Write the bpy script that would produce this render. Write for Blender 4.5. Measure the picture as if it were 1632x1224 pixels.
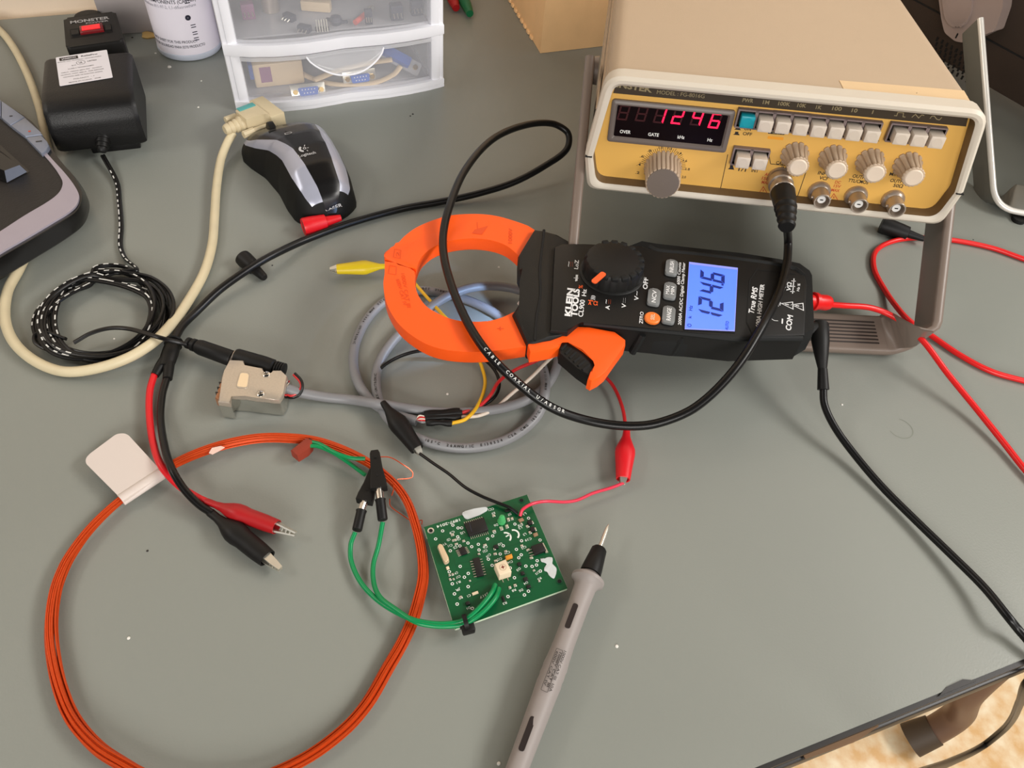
import bpy, bmesh, math, random
from mathutils import Vector, Matrix
random.seed(7)
for o in list(bpy.data.objects): bpy.data.objects.remove(o)
S = bpy.context.scene
COL = S.collection
V = Vector
T0 = 0.74                                   # height of the bench top above the floor
# ---------------------------------------------------------------- camera
FPX, CX, CY, CH = 1226.0, 816.0, 612.0, 0.35
_n = V((710 - CX, 1640 - CY, FPX)).normalized()
_up = -_n
_y = V((0, 0, 1)); _y = (_y - _y.dot(_up) * _up).normalized()
_x = _y.cross(_up)
CR = Matrix((_x, _y, _up))                  # rows: world axes in camera (right, down, forward) coordinates
CP = V((0, 0, CH))
def ray(u, v): return CR @ V((u - CX, v - CY, FPX))
def P(u, v, z=0.0):
    d = ray(u, v); return CP + d * ((z - CH) / d.z)
def PP(u, v, o, n):
    d = ray(u, v); return CP + d * ((o - CP).dot(n) / d.dot(n))
cd = bpy.data.cameras.new('camera'); cam = bpy.data.objects.new('camera', cd); COL.objects.link(cam)
cd.sensor_width = 36; cd.lens = 36 * FPX / 1632; cd.clip_start = 0.01; cd.clip_end = 50
_m = Matrix((CR @ V((1, 0, 0)), CR @ V((0, -1, 0)), CR @ V((0, 0, -1)))).transposed().to_4x4()
_m.translation = CP + V((0, 0, T0)); cam.matrix_world = _m
S.camera = cam
# ---------------------------------------------------------------- light
S.view_settings.view_transform = 'Standard'; S.view_settings.look = 'None'
S.view_settings.gamma = 1; S.view_settings.use_curve_mapping = False
S.view_settings.exposure = 0.0
WORLD = 0.05; PWR = [5, 16, 2, 34, 1, 7.5, 0]
W = bpy.data.worlds.new('world'); S.world = W; W.use_nodes = True
W.node_tree.nodes['Background'].inputs[0].default_value = (1.0, 0.985, 0.96, 1)
W.node_tree.nodes['Background'].inputs[1].default_value = WORLD
def area(name, loc, tgt, sx, sy, power, col):
    if power <= 0: return
    l = bpy.data.lights.new(name, 'AREA'); l.shape = 'RECTANGLE'; l.size = sx; l.size_y = sy
    l.energy = power; l.color = col
    o = bpy.data.objects.new(name, l); COL.objects.link(o)
    o.location = V(loc) + V((0, 0, T0))
    o.rotation_euler = (V(tgt) - V(loc)).to_track_quat('-Z', 'Y').to_euler()
    return o
WARM = (1.0, 0.965, 0.92)
area('ceiling_light_front_right', (1.1, -0.55, 0.80), (0.2, 0.4, 0), 0.8, 0.30, PWR[0], WARM)
area('ceiling_light_right', (1.20, 0.28, 0.95), (0.2, 0.4, 0), 0.8, 0.30, PWR[1], WARM)
area('ceiling_light_back', (0.9, 0.85, 1.2), (0.1, 0.4, 0), 0.8, 0.30, PWR[2], WARM)
area('fill_light_front', (0.1, -1.7, 0.85), (0.0, 0.4, 0.05), 1.2, 0.7, PWR[3], WARM)  # added broad fill, brightens upright faces turned to the camera
area('ceiling_light_front_left', (-1.0, -0.7, 1.0), (-0.1, 0.4, 0), 0.8, 0.30, PWR[4], WARM)
area('ceiling_light_left', (-1.35, 0.2, 1.2), (-0.1, 0.4, 0), 0.8, 0.30, PWR[5], WARM)
area('ceiling_light_middle', (0.0, 0.3, 1.7), (0.0, 0.4, 0), 1.2, 0.30, PWR[6], WARM)
# ---------------------------------------------------------------- materials
def lin(c):
    c /= 255.0
    return c / 12.92 if c <= 0.04045 else ((c + 0.055) / 1.055) ** 2.4
MATS = {}
def M(name, rgb=None, rough=0.5, metal=0.0, var=0.06, vs=60.0, bump=0.0, bs=400.0, emit=0.0, trans=0.0, coat=0.0, alpha=1.0, spec=0.5, ior=1.45):
    if name in MATS: return MATS[name]
    m = bpy.data.materials.new(name); m.use_nodes = True; MATS[name] = m
    nt = m.node_tree; b = nt.nodes['Principled BSDF']
    c = tuple(lin(x) for x in rgb)
    b.inputs['Base Color'].default_value = (*c, 1)
    b.inputs['Roughness'].default_value = rough; b.inputs['Metallic'].default_value = metal
    b.inputs['IOR'].default_value = ior
    b.inputs['Specular IOR Level'].default_value = spec
    b.inputs['Coat Weight'].default_value = coat; b.inputs['Coat Roughness'].default_value = 0.1
    b.inputs['Alpha'].default_value = alpha
    b.inputs['Transmission Weight'].default_value = trans
    if emit:
        b.inputs['Emission Color'].default_value = (*c, 1); b.inputs['Emission Strength'].default_value = emit
    tc = nt.nodes.new('ShaderNodeTexCoord')
    if var:
        n = nt.nodes.new('ShaderNodeTexNoise'); n.inputs['Scale'].default_value = vs; n.inputs['Detail'].default_value = 5
        nt.links.new(tc.outputs['Object'], n.inputs['Vector'])
        mx = nt.nodes.new('ShaderNodeMix'); mx.data_type = 'RGBA'
        mx.inputs[6].default_value = (*[x * (1 - var) for x in c], 1)
        mx.inputs[7].default_value = (*[min(1, x * (1 + var)) for x in c], 1)
        nt.links.new(n.outputs['Fac'], mx.inputs[0]); nt.links.new(mx.outputs[2], b.inputs['Base Color'])
    if bump:
        n = nt.nodes.new('ShaderNodeTexNoise'); n.inputs['Scale'].default_value = bs; n.inputs['Detail'].default_value = 3
        nt.links.new(tc.outputs['Object'], n.inputs['Vector'])
        bp = nt.nodes.new('ShaderNodeBump'); bp.inputs['Strength'].default_value = bump; bp.inputs['Distance'].default_value = 0.0006
        nt.links.new(n.outputs['Fac'], bp.inputs['Height']); nt.links.new(bp.outputs[0], b.inputs['Normal'])
    return m
M('laminate', (135, 138, 131), 0.34, var=0.07, vs=7, bump=0.10, bs=900, spec=0.45)
M('edge_black', (40, 37, 35), 0.4, var=0.15)
M('wood_core', (120, 92, 66), 0.8)
M('wall_paint', (240, 222, 200), 0.8, var=0.05, vs=30, bump=0.5, bs=120)
M('case_beige', (186, 164, 138), 0.62, bump=0.25, bs=1500, var=0.02)
M('bezel_beige', (206, 196, 180), 0.5, bump=0.1, bs=1500, var=0.02)
M('bezel_inner', (112, 92, 66), 0.6)
M('face_yellow', (226, 176, 88), 0.48, var=0.035, vs=40)
M('face_dark', (58, 46, 30), 0.5)
M('face_text', (150, 135, 100), 0.5, var=0)
M('ink_black', (34, 28, 24), 0.5, var=0)
M('ink_red', (196, 70, 40), 0.5, var=0)
M('ink_orange', (240, 160, 40), 0.5, var=0)
M('frame_grey', (112, 102, 96), 0.4)
M('led_window', (12, 2, 4), 0.3, var=0, spec=0.12)
M('led_off', (54, 3, 10), 0.3, var=0)
M('led_on', (255, 20, 60), 0.4, emit=2.2, var=0)
M('white_print', (235, 235, 230), 0.5, var=0)
M('button_frame', (124, 108, 106), 0.5)
M('button_dark', (38, 28, 22), 0.6)
M('button_white', (208, 194, 178), 0.42, var=0.03)
M('button_teal', (20, 150, 165), 0.35, var=0.05)
M('knob_beige', (188, 166, 142), 0.5, var=0.03)
M('knob_groove', (84, 68, 54), 0.6)
M('knob_cap_grey', (112, 100, 90), 0.5)
M('knob_cap_white', (222, 204, 184), 0.4)
M('nickel', (186, 172, 158), 0.3, metal=0.6)
M('chrome', (225, 222, 216), 0.12, metal=1.0)
M('brushed_steel', (150, 140, 130), 0.32, metal=0.9)
M('teflon', (236, 234, 230), 0.5)
M('crystal', (222, 196, 160), 0.35, metal=0.3)
M('gold', (214, 176, 96), 0.3, metal=1.0)
M('handle_taupe', (120, 106, 96), 0.36, var=0.03, spec=0.6)
M('handle_groove', (52, 44, 40), 0.6)
M('rubber_black', (19, 18, 17), 0.5, var=0.1, spec=0.35)
M('cable_black', (13, 12, 12), 0.34, var=0.05, spec=0.4)
M('cable_print', (215, 215, 210), 0.5, var=0)
M('cable_red', (214, 26, 26), 0.33, var=0.03)
M('cable_ivory', (212, 198, 164), 0.45, var=0.1, vs=90)
M('cable_grey', (130, 130, 132), 0.42, var=0.04)
M('wire_red', (200, 40, 42), 0.35)
M('wire_pink', (216, 52, 76), 0.3)
M('wire_yellow', (238, 184, 34), 0.4)
M('wire_white', (226, 212, 196), 0.4)
M('wire_green', (0, 132, 74), 0.32)
M('clip_red', (214, 24, 34), 0.38)
M('clip_dark_red', (168, 22, 26), 0.42)
M('clip_yellow', (226, 196, 30), 0.38)
M('clip_green', (10, 100, 60), 0.4)
M('orange_plastic', (255, 92, 22), 0.42, var=0.015, spec=0.4)
M('orange_engraved', (222, 74, 18), 0.5, var=0)
M('meter_black', (21, 21, 20), 0.5, spec=0.35, var=0.05, bump=0.15, bs=2500)
M('meter_face', (24, 23, 22), 0.46, spec=0.35, var=0.03, bump=0.08, bs=2500)
M('meter_rubber', (23, 24, 24), 0.6, spec=0.35, var=0.05)
M('seam', (8, 8, 8), 0.7, var=0)
M('meter_white', (232, 232, 232), 0.5, var=0)
M('meter_orange', (240, 96, 42), 0.45, var=0)
M('key_grey', (120, 122, 122), 0.5)
M('key_orange', (244, 124, 48), 0.4)
M('lcd', (84, 122, 255), 0.25, emit=0.62, var=0)
M('lcd_ink', (24, 44, 132), 0.3, var=0)
M('lcd_rim', (150, 160, 255), 0.2, emit=0.15, var=0)
M('copper_wire', (206, 74, 26), 0.24, metal=0.35, var=0.12, vs=400)
M('tag_white', (214, 202, 194), 0.55, var=0.02)
M('tape_clear', (236, 200, 186), 0.3)
M('block_red', (140, 52, 34), 0.5)
M('pcb_green', (4, 80, 44), 0.32, var=0.06, vs=200)
M('pcb_trace', (10, 70, 42), 0.32, var=0)
M('pcb_edge', (196, 214, 186), 0.6)
M('silk', (222, 228, 218), 0.5, var=0)
M('correction', (196, 200, 200), 0.6)
M('chip', (24, 21, 20), 0.5)
M('solder', (216, 212, 200), 0.28, metal=0.8)
M('cap_tan', (150, 118, 92), 0.5)
M('cap_orange', (226, 150, 50), 0.4)
M('cream', (226, 206, 176), 0.45)
M('led_green', (86, 196, 118), 0.2, trans=0.3)
M('probe_grey', (146, 138, 134), 0.5, var=0.03)
M('probe_dark', (34, 24, 22), 0.5)
M('cardboard', (238, 194, 140), 0.8, var=0.08, vs=50, bump=0.2)
M('masking_tape', (220, 190, 148), 0.65, var=0.05, bump=0.2, bs=800)
M('dark_brown_case', (52, 40, 32), 0.6, bump=0.2, bs=1500)
M('handle_dark', (60, 54, 50), 0.5)
M('vent_black', (8, 6, 5), 0.8, var=0)
M('hub_taupe', (150, 132, 124), 0.45)
M('strip_grey', (122, 120, 112), 0.35, metal=0.25)
M('strip_white', (232, 228, 220), 0.25, metal=0.3)
M('drawer_white', (238, 238, 244), 0.4, var=0.01, spec=0.5)
M('can_white', (246, 240, 250), 0.35, var=0.02)
M('can_rim', (206, 212, 226), 0.3)
M('can_ink', (44, 44, 60), 0.5, var=0)
M('can_ink_pale', (150, 148, 160), 0.5, var=0)
M('grey_board', (176, 168, 166), 0.7, var=0.03)
M('adapter_black', (19, 18, 18), 0.42, bump=0.25, bs=1200, spec=0.4)
M('strip_black', (27, 25, 23), 0.5, spec=0.35)
M('lamp_red', (230, 20, 36), 0.2, emit=0.5, var=0)
M('lamp_red_dark', (110, 14, 20), 0.25, emit=0.06, var=0)
M('label_white', (226, 222, 226), 0.4, var=0.02)
M('mouse_black', (18, 17, 17), 0.27, var=0.04, spec=0.45)
M('mouse_rubber', (16, 16, 15), 0.62, spec=0.3)
M('mouse_silver', (168, 170, 184), 0.28, metal=0.25, var=0.03)
M('mouse_logo', (182, 180, 180), 0.4, var=0)
M('kbd_black', (30, 27, 26), 0.55, var=0.35, vs=260, bump=0.3, bs=700)
M('kbd_gloss', (20, 19, 19), 0.2)
M('kbd_silver', (168, 160, 172), 0.28, metal=0.25, var=0.03)
M('kbd_silver_dark', (128, 134, 150), 0.34, metal=0.25)
M('serial_beige', (206, 190, 156), 0.5, var=0.04)
M('serial_teal', (84, 160, 158), 0.5)
M('zinc', (196, 184, 168), 0.34, metal=0.55, var=0.12, vs=900)
M('dsub_copper', (176, 124, 90), 0.35, metal=0.5)
M('dsub_blue', (48, 96, 190), 0.4)
M('dsub_gold', (220, 196, 110), 0.35, metal=0.3)
M('beige_box', (232, 206, 168), 0.5)
M('bit_dark', (52, 56, 72), 0.5)
M('bit_red', (226, 92, 74), 0.4)
M('bit_purple', (150, 90, 130), 0.5)
M('crumb_white', (226, 222, 214), 0.6)
M('crumb_dark', (44, 40, 38), 0.7)
M('crumb_tan', (196, 160, 96), 0.5)
M('steel_leg', (112, 88, 74), 0.4, metal=0.2)
M('floor_foot', (74, 62, 50), 0.6)
# translucent drawer plastic
m = M('drawer_clear', (232, 232, 238), 0.22, var=0)
b = m.node_tree.nodes['Principled BSDF']; b.inputs['Alpha'].default_value = 0.17
M('drawer_lip', (240, 240, 244), 0.12, var=0, alpha=0.38)
# floor vinyl
m = M('floor_vinyl', (232, 192, 140), 0.35, var=0)
nt = m.node_tree; b = nt.nodes['Principled BSDF']
tc = nt.nodes.new('ShaderNodeTexCoord'); n1 = nt.nodes.new('ShaderNodeTexNoise'); n1.inputs['Scale'].default_value = 38; n1.inputs['Detail'].default_value = 8
r1 = nt.nodes.new('ShaderNodeValToRGB'); e = r1.color_ramp.elements
e[0].position = 0.36; e[0].color = (lin(232), lin(188), lin(130), 1); e[1].position = 0.66; e[1].color = (lin(255), lin(238), lin(205), 1)
nt.links.new(tc.outputs['Object'], n1.inputs['Vector']); nt.links.new(n1.outputs['Fac'], r1.inputs[0]); nt.links.new(r1.outputs[0], b.inputs['Base Color'])
# dashed twin cord: stripes made in a mesh, plain black body
# ---------------------------------------------------------------- mesh builder
def ident(): return Matrix.Identity(4)
def frame(o, ex, ey):
    ex = V(ex).normalized(); ey = V(ey); ey = (ey - ex * ey.dot(ex)).normalized(); ez = ex.cross(ey)
    m = Matrix((ex, ey, ez)).transposed().to_4x4(); m.translation = V(o); return m
def ax(p0, p1, roll=None):
    p0, p1 = V(p0), V(p1); z = (p1 - p0).normalized()
    a = V(roll) if roll is not None else (V((0, 0, 1)) if abs(z.z) < 0.9 else V((1, 0, 0)))
    y = (a - z * a.dot(z)).normalized(); x = y.cross(z)
    m = Matrix((x, y, z)).transposed().to_4x4(); m.translation = p0; return m
def hf(u, v, u2, v2, z):
    """frame on a level surface at height z: origin under one pixel, x towards another"""
    a, b = P(u, v, z), P(u2, v2, z); ex = (b - a).normalized()
    return frame(a, ex, V((0, 0, 1)).cross(ex))
def cr(pts, n=8, closed=False):
    pts = [V(p) for p in pts]
    if len(pts) < 3 and not closed: return pts
    out = []; N = len(pts); rng = N if closed else N - 1
    for i in range(rng):
        if closed: p0, p1, p2, p3 = pts[i - 1], pts[i], pts[(i + 1) % N], pts[(i + 2) % N]
        else: p0, p1, p2, p3 = pts[max(i - 1, 0)], pts[i], pts[i + 1], pts[min(i + 2, N - 1)]
        # centripetal-like tangents
        d1 = max((p2 - p1).length, 1e-6); d0 = max((p1 - p0).length, 1e-6) if p0 is not p1 else d1; d2 = max((p3 - p2).length, 1e-6) if p3 is not p2 else d1
        m1 = (p2 - p0) * (d1 / (d0 + d1)) if (p1 - p0).length > 1e-9 else (p2 - p1)
        m2 = (p3 - p1) * (d1 / (d1 + d2)) if (p3 - p2).length > 1e-9 else (p2 - p1)
        for k in range(n):
            t = k / n; t2, t3 = t * t, t * t * t
            out.append(p1 * (2 * t3 - 3 * t2 + 1) + m1 * (t3 - 2 * t2 + t) + p2 * (-2 * t3 + 3 * t2) + m2 * (t3 - t2))
    if not closed: out.append(pts[-1])
    return out
def rpoly(pts, r, n=4):
    """round the corners of a 2D polygon"""
    out = []; N = len(pts)
    for i in range(N):
        a, b, c = V(pts[i - 1]), V(pts[i]), V(pts[(i + 1) % N])
        rr = r[i] if isinstance(r, (list, tuple)) else r
        d = min(rr, (a - b).length * .45, (c - b).length * .45)
        p, q = b + (a - b).normalized() * d, b + (c - b).normalized() * d
        for k in range(n + 1):
            t = k / n; out.append(p * (1 - t) ** 2 + b * 2 * t * (1 - t) + q * t * t)
    return [tuple(p) for p in out]
def rrect(w, h, r, cx=0, cy=0, n=4): return rpoly([V((cx - w / 2, cy - h / 2)), V((cx + w / 2, cy - h / 2)), V((cx + w / 2, cy + h / 2)), V((cx - w / 2, cy + h / 2))], r, n)
def circ(r, n=24, cx=0, cy=0, ry=None): return [(cx + r * math.cos(2 * math.pi * k / n), cy + (ry or r) * math.sin(2 * math.pi * k / n)) for k in range(n)]
_txt = {}
def text_mesh(s, bold):
    k = (s, bold)
    if k in _txt: return _txt[k]
    c = bpy.data.curves.new('t', 'FONT'); c.body = s; c.size = 1; c.resolution_u = 3; c.offset = 0.018 * bold
    o = bpy.data.objects.new('t', c); COL.objects.link(o)
    bpy.context.view_layer.update()
    me = bpy.data.meshes.new_from_object(o.evaluated_get(bpy.context.evaluated_depsgraph_get()))
    r = ([tuple(v.co) for v in me.vertices], [tuple(p.vertices) for p in me.polygons])
    bpy.data.objects.remove(o); bpy.data.curves.remove(c); bpy.data.meshes.remove(me)
    _txt[k] = r; return r
_h = text_mesh('H', 0); CAPH = max(v[1] for v in _h[0]) - min(v[1] for v in _h[0])
SEG = {'0': 'abcdef', '1': 'bc', '2': 'abged', '3': 'abgcd', '4': 'fgbc', '5': 'afgcd', '6': 'afgedc', '8': 'abcdefg'}
class MB:
    def __init__(s): s.v = []; s.f = []; s.m = []; s.mats = []
    def raw(s, vs, fs, mat, T=None):
        b = len(s.v)
        s.v += [tuple(T @ V(p)) for p in vs] if T is not None else [tuple(p) for p in vs]
        if mat not in s.mats: s.mats.append(mat)
        k = s.mats.index(mat)
        for f in fs: s.f.append(tuple(b + i for i in f)); s.m.append(k)
        return s
    def bm(s, bm, mat, T=None):
        bm.verts.index_update()
        s.raw([v.co.copy() for v in bm.verts], [[v.index for v in f.verts] for f in bm.faces], mat, T); bm.free(); return s
    def box(s, c, d, mat, bev=0, T=None, seg=2):
        bm = bmesh.new(); bmesh.ops.create_cube(bm, size=1)
        for v in bm.verts: v.co = V((v.co.x * d[0] + c[0], v.co.y * d[1] + c[1], v.co.z * d[2] + c[2]))
        if bev: bmesh.ops.bevel(bm, geom=bm.edges[:], offset=bev, segments=seg, affect='EDGES', profile=.5)
        return s.bm(bm, mat, T)
    def prism(s, poly, z0, z1, mat, bev=0, T=None, seg=2, botbev=0, scale_top=None):
        bm = bmesh.new()
        a = sum(poly[i][0] * poly[(i + 1) % len(poly)][1] - poly[(i + 1) % len(poly)][0] * poly[i][1] for i in range(len(poly)))
        if a < 0: poly = list(reversed(poly))
        lo = [bm.verts.new((p[0], p[1], z0)) for p in poly]
        if scale_top:
            cx = sum(p[0] for p in poly) / len(poly); cy = sum(p[1] for p in poly) / len(poly)
            hi = [bm.verts.new((cx + (p[0] - cx) * scale_top, cy + (p[1] - cy) * scale_top, z1)) for p in poly]
        else: hi = [bm.verts.new((p[0], p[1], z1)) for p in poly]
        bm.faces.new(list(reversed(lo))); bm.faces.new(hi); n = len(poly)
        for i in range(n): bm.faces.new((lo[i], lo[(i + 1) % n], hi[(i + 1) % n], hi[i]))
        top = set(hi); bot = set(lo)
        if bev:
            eg = [e for e in bm.edges if e.verts[0] in top and e.verts[1] in top]
            bmesh.ops.bevel(bm, geom=eg, offset=bev, segments=seg, affect='EDGES', profile=.5, clamp_overlap=True)
        if botbev:
            eg = [e for e in bm.edges if abs(e.verts[0].co.z - z0) < 1e-7 and abs(e.verts[1].co.z - z0) < 1e-7]
            bmesh.ops.bevel(bm, geom=eg, offset=botbev, segments=seg, affect='EDGES', profile=.5, clamp_overlap=True)
        return s.bm(bm, mat, T)
    def ring(s, outer, inner, z0, z1, mat, T=None, mat_in=None):
        n = len(outer); vs = [(p[0], p[1], z1) for p in outer] + [(p[0], p[1], z1) for p in inner] + [(p[0], p[1], z0) for p in outer] + [(p[0], p[1], z0) for p in inner]
        fs = []; fi = []
        for i in range(n):
            j = (i + 1) % n
            fs += [(i, j, n + j, n + i), (2 * n + i, 2 * n + j, j, i), (3 * n + i, 3 * n + j, 2 * n + j, 2 * n + i)]
            fi.append((n + i, n + j, 3 * n + j, 3 * n + i))
        s.raw(vs, fs, mat, T); s.raw(vs, fi, mat_in or mat, T); return s
    def lathe(s, prof, mat, T=None, seg=28, rib=None, sx=1.0, sy=1.0, caps=True):
        vs = []; fs = []
        for r, z in prof:
            for k in range(seg):
                a = 2 * math.pi * k / seg; q = rib(a, z) if rib else 1.0
                vs.append((r * q * math.cos(a) * sx, r * q * math.sin(a) * sy, z))
        n = len(prof)
        for i in range(n - 1):
            for k in range(seg):
                j = (k + 1) % seg; fs.append((i * seg + k, i * seg + j, (i + 1) * seg + j, (i + 1) * seg + k))
        if caps: fs += [tuple(reversed(range(seg))), tuple((n - 1) * seg + k for k in range(seg))]
        return s.raw(vs, fs, mat, T)
    def cyl(s, p0, p1, r, mat, r1=None, seg=20):
        L = (V(p1) - V(p0)).length
        return s.lathe([(r, 0), (r if r1 is None else r1, L)], mat, ax(p0, p1), seg)
    def tube(s, pts, r, mat, seg=10, closed=False, sm=8, flat=1.0):
        pts = cr(pts, sm, closed) if sm else [V(p) for p in pts]
        n = len(pts); vs = []; fs = []; up = V((0, 0, 1))
        for i, p in enumerate(pts):
            if closed: t = pts[(i + 1) % n] - pts[i - 1]
            else: t = pts[min(i + 1, n - 1)] - pts[max(i - 1, 0)]
            t.normalize()
            if i == 0:
                a = up if abs(t.z) < .9 else V((1, 0, 0)); y = (a - t * a.dot(t)).normalized()
            else: y = (y - t * y.dot(t)).normalized()
            x = y.cross(t)
            rr = r(i / (n - 1)) if callable(r) else r
            for k in range(seg):
                a = 2 * math.pi * k / seg; vs.append(p + x * (rr * math.cos(a)) + y * (rr * flat * math.sin(a)))
        for i in range(n if closed else n - 1):
            i2 = (i + 1) % n
            for k in range(seg):
                j = (k + 1) % seg; fs.append((i * seg + j, i * seg + k, i2 * seg + k, i2 * seg + j))
        if not closed: fs += [tuple(range(seg)), tuple((n - 1) * seg + k for k in reversed(range(seg)))]
        return s.raw(vs, fs, mat)
    def strip(s, pts, w, t, wdir, mat, bev=0.2):
        """sweep a flat bar: broad width w along wdir, thickness t; rounded section"""
        n = len(pts); sec = rrect(w, t, t * .5, n=3); wd = V(wdir).normalized(); vs = []; fs = []; k = len(sec)
        for i, p in enumerate(pts):
            tt = (V(pts[min(i + 1, n - 1)]) - V(pts[max(i - 1, 0)])).normalized(); nn = wd.cross(tt).normalized()
            vs += [V(p) + wd * q[0] + nn * q[1] for q in sec]
        for i in range(n - 1):
            for j in range(k):
                j2 = (j + 1) % k; fs.append((i * k + j, i * k + j2, (i + 1) * k + j2, (i + 1) * k + j))
        fs += [tuple(reversed(range(k))), tuple((n - 1) * k + j for j in range(k))]
        return s.raw(vs, fs, mat)
    def flat(s, T, poly, mat, z=0.00008):
        return s.raw([(p[0], p[1], z) for p in poly], [tuple(range(len(poly)))], mat, T)
    def line(s, T, pts, w, mat, z=0.00008, closed=False):
        """one continuous flat stroke with mitred corners"""
        pts = [V((p[0], p[1])) for p in pts]; n = len(pts); L = []; R = []
        for i in range(n):
            a = pts[i - 1] if (i or closed) else None; b = pts[(i + 1) % n] if (i < n - 1 or closed) else None; p = pts[i]
            d1 = (p - a).normalized() if a is not None else (b - p).normalized(); d2 = (b - p).normalized() if b is not None else d1
            t = d1 + d2; t = t.normalized() if t.length > 1e-6 else d1; nn = V((-t.y, t.x)); k = w / 2 / max(.45, nn.dot(V((-d1.y, d1.x))))
            L.append(p + nn * k); R.append(p - nn * k)
        vs = [(p.x, p.y, z) for p in R] + [(p.x, p.y, z) for p in L]
        return s.raw(vs, [(i, (i + 1) % n, n + (i + 1) % n, n + i) for i in range(n if closed else n - 1)], mat, T)
    def ringflat(s, T, cx, cy, r, w, mat, n=20, a0=0, a1=2 * math.pi, z=0.00008):
        full = abs(a1 - a0) > 6.28
        pts = [(cx + r * math.cos(a0 + (a1 - a0) * k / n), cy + r * math.sin(a0 + (a1 - a0) * k / n)) for k in range(n if full else n + 1)]
        return s.line(T, pts, w, mat, z, closed=full)
    def text(s, T, t, x, y, h, mat, al='c', w=None, bold=1, z=0.0001, shear=0.0, rot=0.0):
        vs, fs = text_mesh(t, bold)
        if not vs: return s
        x0 = min(v[0] for v in vs); x1 = max(v[0] for v in vs); k = h / CAPH; kx = k
        if w: kx = w / max(x1 - x0, 1e-6)
        off = {'l': -x0, 'c': -(x0 + x1) / 2, 'r': -x1}[al]
        c, sn = math.cos(rot), math.sin(rot); out = []
        for v in vs:
            a = (v[0] + off) * kx; b = v[1] * k - h / 2; a += shear * b
            out.append((x + a * c - b * sn, y + a * sn + b * c, z))
        return s.raw(out, fs, mat, T)
    def seg7(s, T, d, x, y, w, h, mat, shear=0.12, t=None, off=None):
        """x, y = centre"""
        t = t or w * .17; g = t * .12
        R = {'a': [(-w/2+g, h/2), (w/2-g, h/2), (w/2-t, h/2-t), (-w/2+t, h/2-t)], 'd': [(-w/2+g, -h/2), (w/2-g, -h/2), (w/2-t, -h/2+t), (-w/2+t, -h/2+t)],
             'b': [(w/2, h/2-g), (w/2, g), (w/2-t*.5, g), (w/2-t, t*.5), (w/2-t, h/2-t-g)], 'c': [(w/2, -h/2+g), (w/2, -g), (w/2-t*.5, -g), (w/2-t, -t*.5), (w/2-t, -h/2+t+g)],
             'f': [(-w/2, h/2-g), (-w/2, g), (-w/2+t*.5, g), (-w/2+t, t*.5), (-w/2+t, h/2-t-g)], 'e': [(-w/2, -h/2+g), (-w/2, -g), (-w/2+t*.5, -g), (-w/2+t, -t*.5), (-w/2+t, -h/2+t+g)],
             'g': [(-w/2+t, t/2), (w/2-t, t/2), (w/2-t*.6, 0), (w/2-t, -t/2), (-w/2+t, -t/2), (-w/2+t*.6, 0)]}
        for k, pl in R.items():
            mt = mat if k in SEG.get(d, '') else off
            if mt: s.flat(T, [(x + p[0] + shear * p[1], y + p[1]) for p in pl], mt, 0.00012)
        return s
    def mesh(s, name, org, ang=38):
        me = bpy.data.meshes.new(name)
        me.from_pydata([(p[0] - org[0], p[1] - org[1], p[2] - org[2]) for p in s.v], [], s.f)
        for k in s.mats: me.materials.append(MATS[k])
        for p, k in zip(me.polygons, s.m): p.material_index = k
        me.polygons.foreach_set('use_smooth', [True] * len(me.polygons))
        me.update(); me.set_sharp_from_angle(angle=math.radians(ang)); return me
class Node:
    def __init__(s, name, label=None, kind=None): s.name = name; s.label = label; s.kind = kind; s.mb = MB(); s.ch = []
    def part(s, name, label=None, kind=None):
        n = Node(name, label, kind); s.ch.append(n); return n
    def __getattr__(s, k): return getattr(s.mb, k)
    def allv(s):
        r = list(s.mb.v)
        for c in s.ch: r += c.allv()
        return r
def emit(n, parent, org):
    o = bpy.data.objects.new(n.name, n.mb.mesh(n.name, org) if n.mb.v else None); COL.objects.link(o)
    if parent: o.parent = parent
    if n.label and parent: o['label'] = n.label
    if n.kind: o['kind'] = n.kind
    for c in n.ch: emit(c, o, org)
    return o
def finish(n, label, cat, group=None, kind=None):
    vs = n.allv(); xs = [v[0] for v in vs]; ys = [v[1] for v in vs]; zs = [v[2] for v in vs]
    org = V(((min(xs) + max(xs)) / 2, (min(ys) + max(ys)) / 2, min(zs)))
    o = emit(n, None, org); o.location = org + V((0, 0, T0))
    if label: o['label'] = label; o['category'] = cat
    if group: o['group'] = group
    if kind: o['kind'] = kind
    return o
def pz(seq, z=None):
    """pixel path -> points; entries (u, v, z) or (u, v) with the common z"""
    return [P(q[0], q[1], q[2] if len(q) > 2 else z) for q in seq]
def pl2(seq, z): return [(p.x, p.y) for p in (P(u, v, z) for u, v in seq)]
def tubetext(mb, pts, txt, start, h, r, mat, flip=False, gap=1.0, sm=10, tilt=0.0):
    """print characters along the top of a cable"""
    c = cr(pts, sm); L = [0]
    for i in range(1, len(c)): L.append(L[-1] + (c[i] - c[i - 1]).length)
    if flip: c = c[::-1]; L = [L[-1] - l for l in L][::-1]
    s = start; i = 0
    for chh in txt:
        if chh != ' ':
            while i < len(L) - 2 and L[i + 1] < s: i += 1
            p = c[i] + (c[i + 1] - c[i]) * ((s - L[i]) / max(L[i + 1] - L[i], 1e-6)); t = (c[i + 1] - c[i]).normalized()
            view = (CP - p).normalized() if False else V((0, -0.35, 1)).normalized()
            n = (view - t * view.dot(t)).normalized()
            mb.text(frame(p + n * (r + 0.00008), t, n.cross(t)), chh, 0, 0, h, mat, bold=1)
        s += h * (1.05 if chh not in "IL1.' " else .75) * gap
def proj(p):
    d = V(p) - CP; c = V((CR.transposed() @ d)); return V((CX + FPX * c.x / c.z, CY + FPX * c.y / c.z))
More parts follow.
